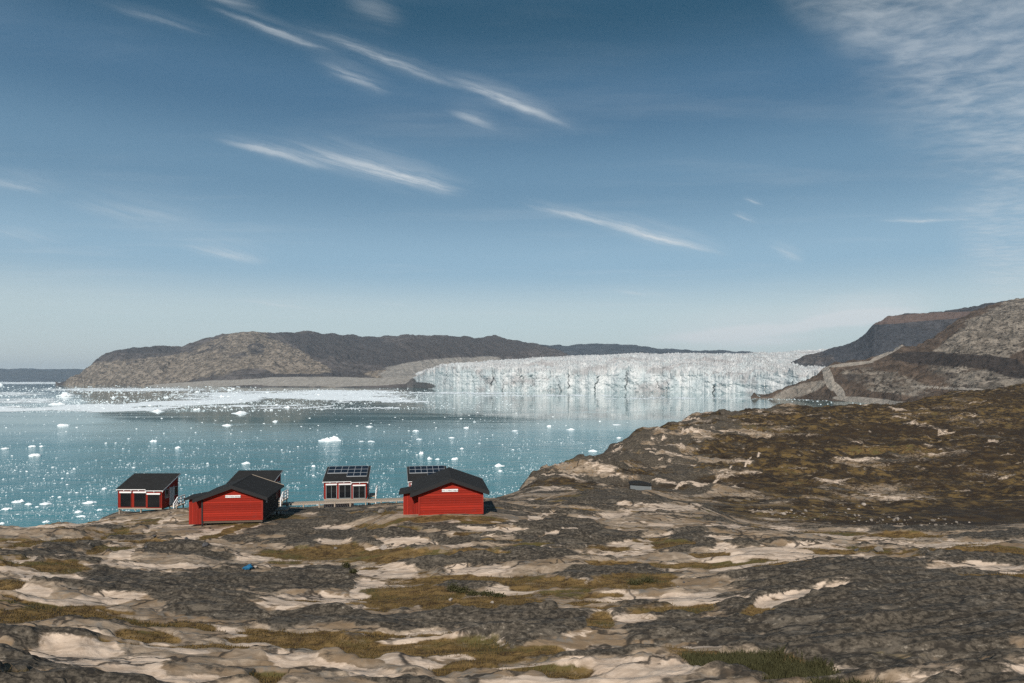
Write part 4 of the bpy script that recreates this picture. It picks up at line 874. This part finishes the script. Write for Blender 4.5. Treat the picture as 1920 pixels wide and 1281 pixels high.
for k in range(30):
    px, py = rnd.uniform(20, 1900), rnd.uniform(985, 1110)
    boulder(px, py, rnd.uniform(2.5, 6), rnd.choice(ST+ST+SD), "loose stone lying on the bare lichened rock, one of many alike", 'loose stones on the near rock', 'stone')
for k in range(90):
    t = rnd.random(); px = 1430+t*380+rnd.uniform(-25, 25); py = np.interp(px, [1400, 1480, 1600, 1720, 1820], [957, 966, 972, 981, 985])+rnd.gauss(0, 4.5)
    if px > 1560 and rnd.random() < .35: py -= rnd.uniform(8, 25)*(1 if px < 1640 else 0)
    boulder(px, py, 2+6*rnd.random()**2.5, rnd.choice(SP[:2]+ST+ST), "pale boulder in the row of tumbled stones at the foot of the brown hill", 'boulders at the foot of the hill')
for px, py, lb in ((1381, 764, "small stone cairn on the skyline of the brown hill, left one of two"), (1409, 763, "small stone cairn on the skyline of the brown hill, right one of two")):
    p = at_px(px, py)
    c = tag(empty('cairn', p), lb, 'cairn', 'cairns on the hill')
    z = 0
    for k, s_ in enumerate((.55, .42, .33, .24)):
        o = bpy.data.objects.new('stone', SD[k]); COL.objects.link(o); o.parent = c; o.scale = (s_, s_, s_*.8); o.location = (rnd.uniform(-.06, .06), 0, z+s_*.35); z += s_*.7

# blue bag: crumpled cloth
p = at_px(465, 1068)
bm = bmesh.new(); bmesh.ops.create_icosphere(bm, subdivisions=4, radius=1)
xs = np.array([v.co[:] for v in bm.verts]); n1 = fbm(xs[:, 0]*1.2+3, xs[:, 1]*1.2+xs[:, 2]*.8, 4, 801); n2 = ridged(xs[:, 0]*2+xs[:, 2], xs[:, 1]*2, 3, 805)
for v, a, b in zip(bm.verts, n1, n2):
    k = 1+.35*a+.12*b; pk = math.exp(-((v.co.x-.3)**2)/.25)
    v.co = .82*Vector((v.co.x*.30*k+v.co.z*.06, v.co.y*.2*k, max(v.co.z, -.3)*(.13+.16*pk)*k))
me = bpy.data.meshes.new("bag"); bm.to_mesh(me); bm.free(); me.materials.append(M['blue'])
for pg in me.polygons: pg.use_smooth = True
bo = bpy.data.objects.new("bag", me); COL.objects.link(bo); bo.location = p+Vector((0, 0, .07)); tag(bo, "crumpled bright blue bag lying on the bare rock below the left gabled cabin", "bag")

# ------------------------------------------------------------------ grass and shrubs
gi = np.where((gr.ravel() > .42+.5*nr.uniform(0, 1, gr.size)*(.6+.8*np.clip(wx.ravel(), -.5, .5))) & (D.ravel() > 12) & (D.ravel() < 60))[0]
def blades(idx, n, hlo, hhi, wd, lean, name, mat, label, cat, seed):
    r_ = np.random.RandomState(seed); sel = r_.choice(idx, n)
    b = V[sel].astype(np.float64); dsp = D.ravel()[sel]
    b[:, 0] += r_.uniform(-1, 1, n)*dsp*.003; b[:, 1] += r_.uniform(-1, 1, n)*dsp*.006
    hh = r_.uniform(hlo, hhi, n)*(.55+.45*r_.uniform(0, 1, n)); an = r_.uniform(0, 2*np.pi, n); wv_ = np.stack([np.cos(an), np.sin(an), np.zeros(n)], -1)*(wd*(.6+dsp/40))[:, None]
    tip = b+np.stack([r_.normal(.12, lean, n)*hh, r_.normal(0, lean, n)*hh, hh], -1); b[:, 2] -= .03
    vv = np.stack([b-wv_, b+wv_, tip], 1).reshape(-1, 3)
    return tag(mesh_np(name, vv, np.arange(n*3).reshape(n, 3), mat, smooth=False), label, cat, kind='stuff')
blades(gi, 90000, .03, .12, .012, .55, 'grass', M['grass'], "dry brown grass growing in hollows between the rocks", 'grass', 901)
gj = gi[(U.ravel()[gi] > 1280) & (PY.ravel()[gi] > 1225)]
if len(gj): blades(gj, 22000, .10, .30, .014, .5, 'heather', M['shrub'], "dark heather and low shrubs at the lower right edge", 'heather', 903)
def shrub(spots_, label, seed):
    r_ = random.Random(seed); vv, ff = [], []
    c0 = at_px(*spots_[0][:2])
    e = tag(empty('shrub', c0), label, 'shrub')
    for px, py, wpx, hpx in spots_:
        c = at_px(px, py); s_ = c.y/F
        for _ in range(520):
            q_ = Vector((r_.gauss(0, .45), r_.gauss(0, .3), abs(r_.gauss(0, .5))))
            b = c-c0+Vector((q_.x*wpx*s_*.5, q_.y*wpx*s_*.4, q_.z*hpx*s_*.8+.02)); l = r_.uniform(.04, .09)
            dv = Vector((r_.uniform(-1, 1), r_.uniform(-1, 1), r_.uniform(.1, 1))).normalized()*l; sd = dv.cross(Vector((r_.uniform(-1, 1), r_.uniform(-1, 1), r_.uniform(-1, 1)))).normalized()*l*.4
            n0 = len(vv); vv += [tuple(b), tuple(b+dv*.5+sd), tuple(b+dv), tuple(b+dv*.5-sd)]; ff.append((n0, n0+1, n0+2, n0+3))
    me = bpy.data.meshes.new('foliage'); me.from_pydata(vv, [], ff); me.materials.append(M['shrub']); o = bpy.data.objects.new('foliage', me); COL.objects.link(o); o.parent = e
    st_ = MB()
    for k in range(5): st_.bar((r_.uniform(-.15, .15), r_.uniform(-.1, .1), -.03), (r_.uniform(-.4, .4), r_.uniform(-.2, .2), .2), .012)
    st_.build('stem', M['wooddark'], e)
shrub([(848, 1112, 22, 15), (866, 1114, 26, 12), (888, 1117, 26, 9), (912, 1119, 30, 7), (934, 1121, 22, 5)], "dark low bush spreading right from the edge of the brown grass hollow", 41)
shrub([(1215, 1093, 30, 10), (1190, 1098, 26, 8)], "small yellow green bush in the grass in the middle of the near rocks", 43)
shrub([(650, 1066, 14, 9), (663, 1075, 14, 6)], "small dark bush at the tip of a dark rock slab left of the tan hollow", 47)

# ------------------------------------------------------------------ haze
bm = bmesh.new(); bmesh.ops.create_cube(bm, size=1)
me = bpy.data.meshes.new("haze"); bm.to_mesh(me); bm.free()
hm = bpy.data.materials.new("haze_air"); hm.use_nodes = True; ht_ = NT(hm.node_tree)
pv = ht_.n('ShaderNodeVolumePrincipled', {'Color': (.66, .84, 1.0, 1), 'Density': 2.2e-5, 'Anisotropy': 0.1})
ot = ht_.n('ShaderNodeOutputMaterial'); hm.node_tree.links.new(pv.outputs[0], ot.inputs['Volume'])
me.materials.append(hm)
ho = bpy.data.objects.new("haze", me); COL.objects.link(ho); ho.scale = (78000, 78000, 930); ho.location = (0, 0, 930/2-14); tag(ho, kind='stuff')
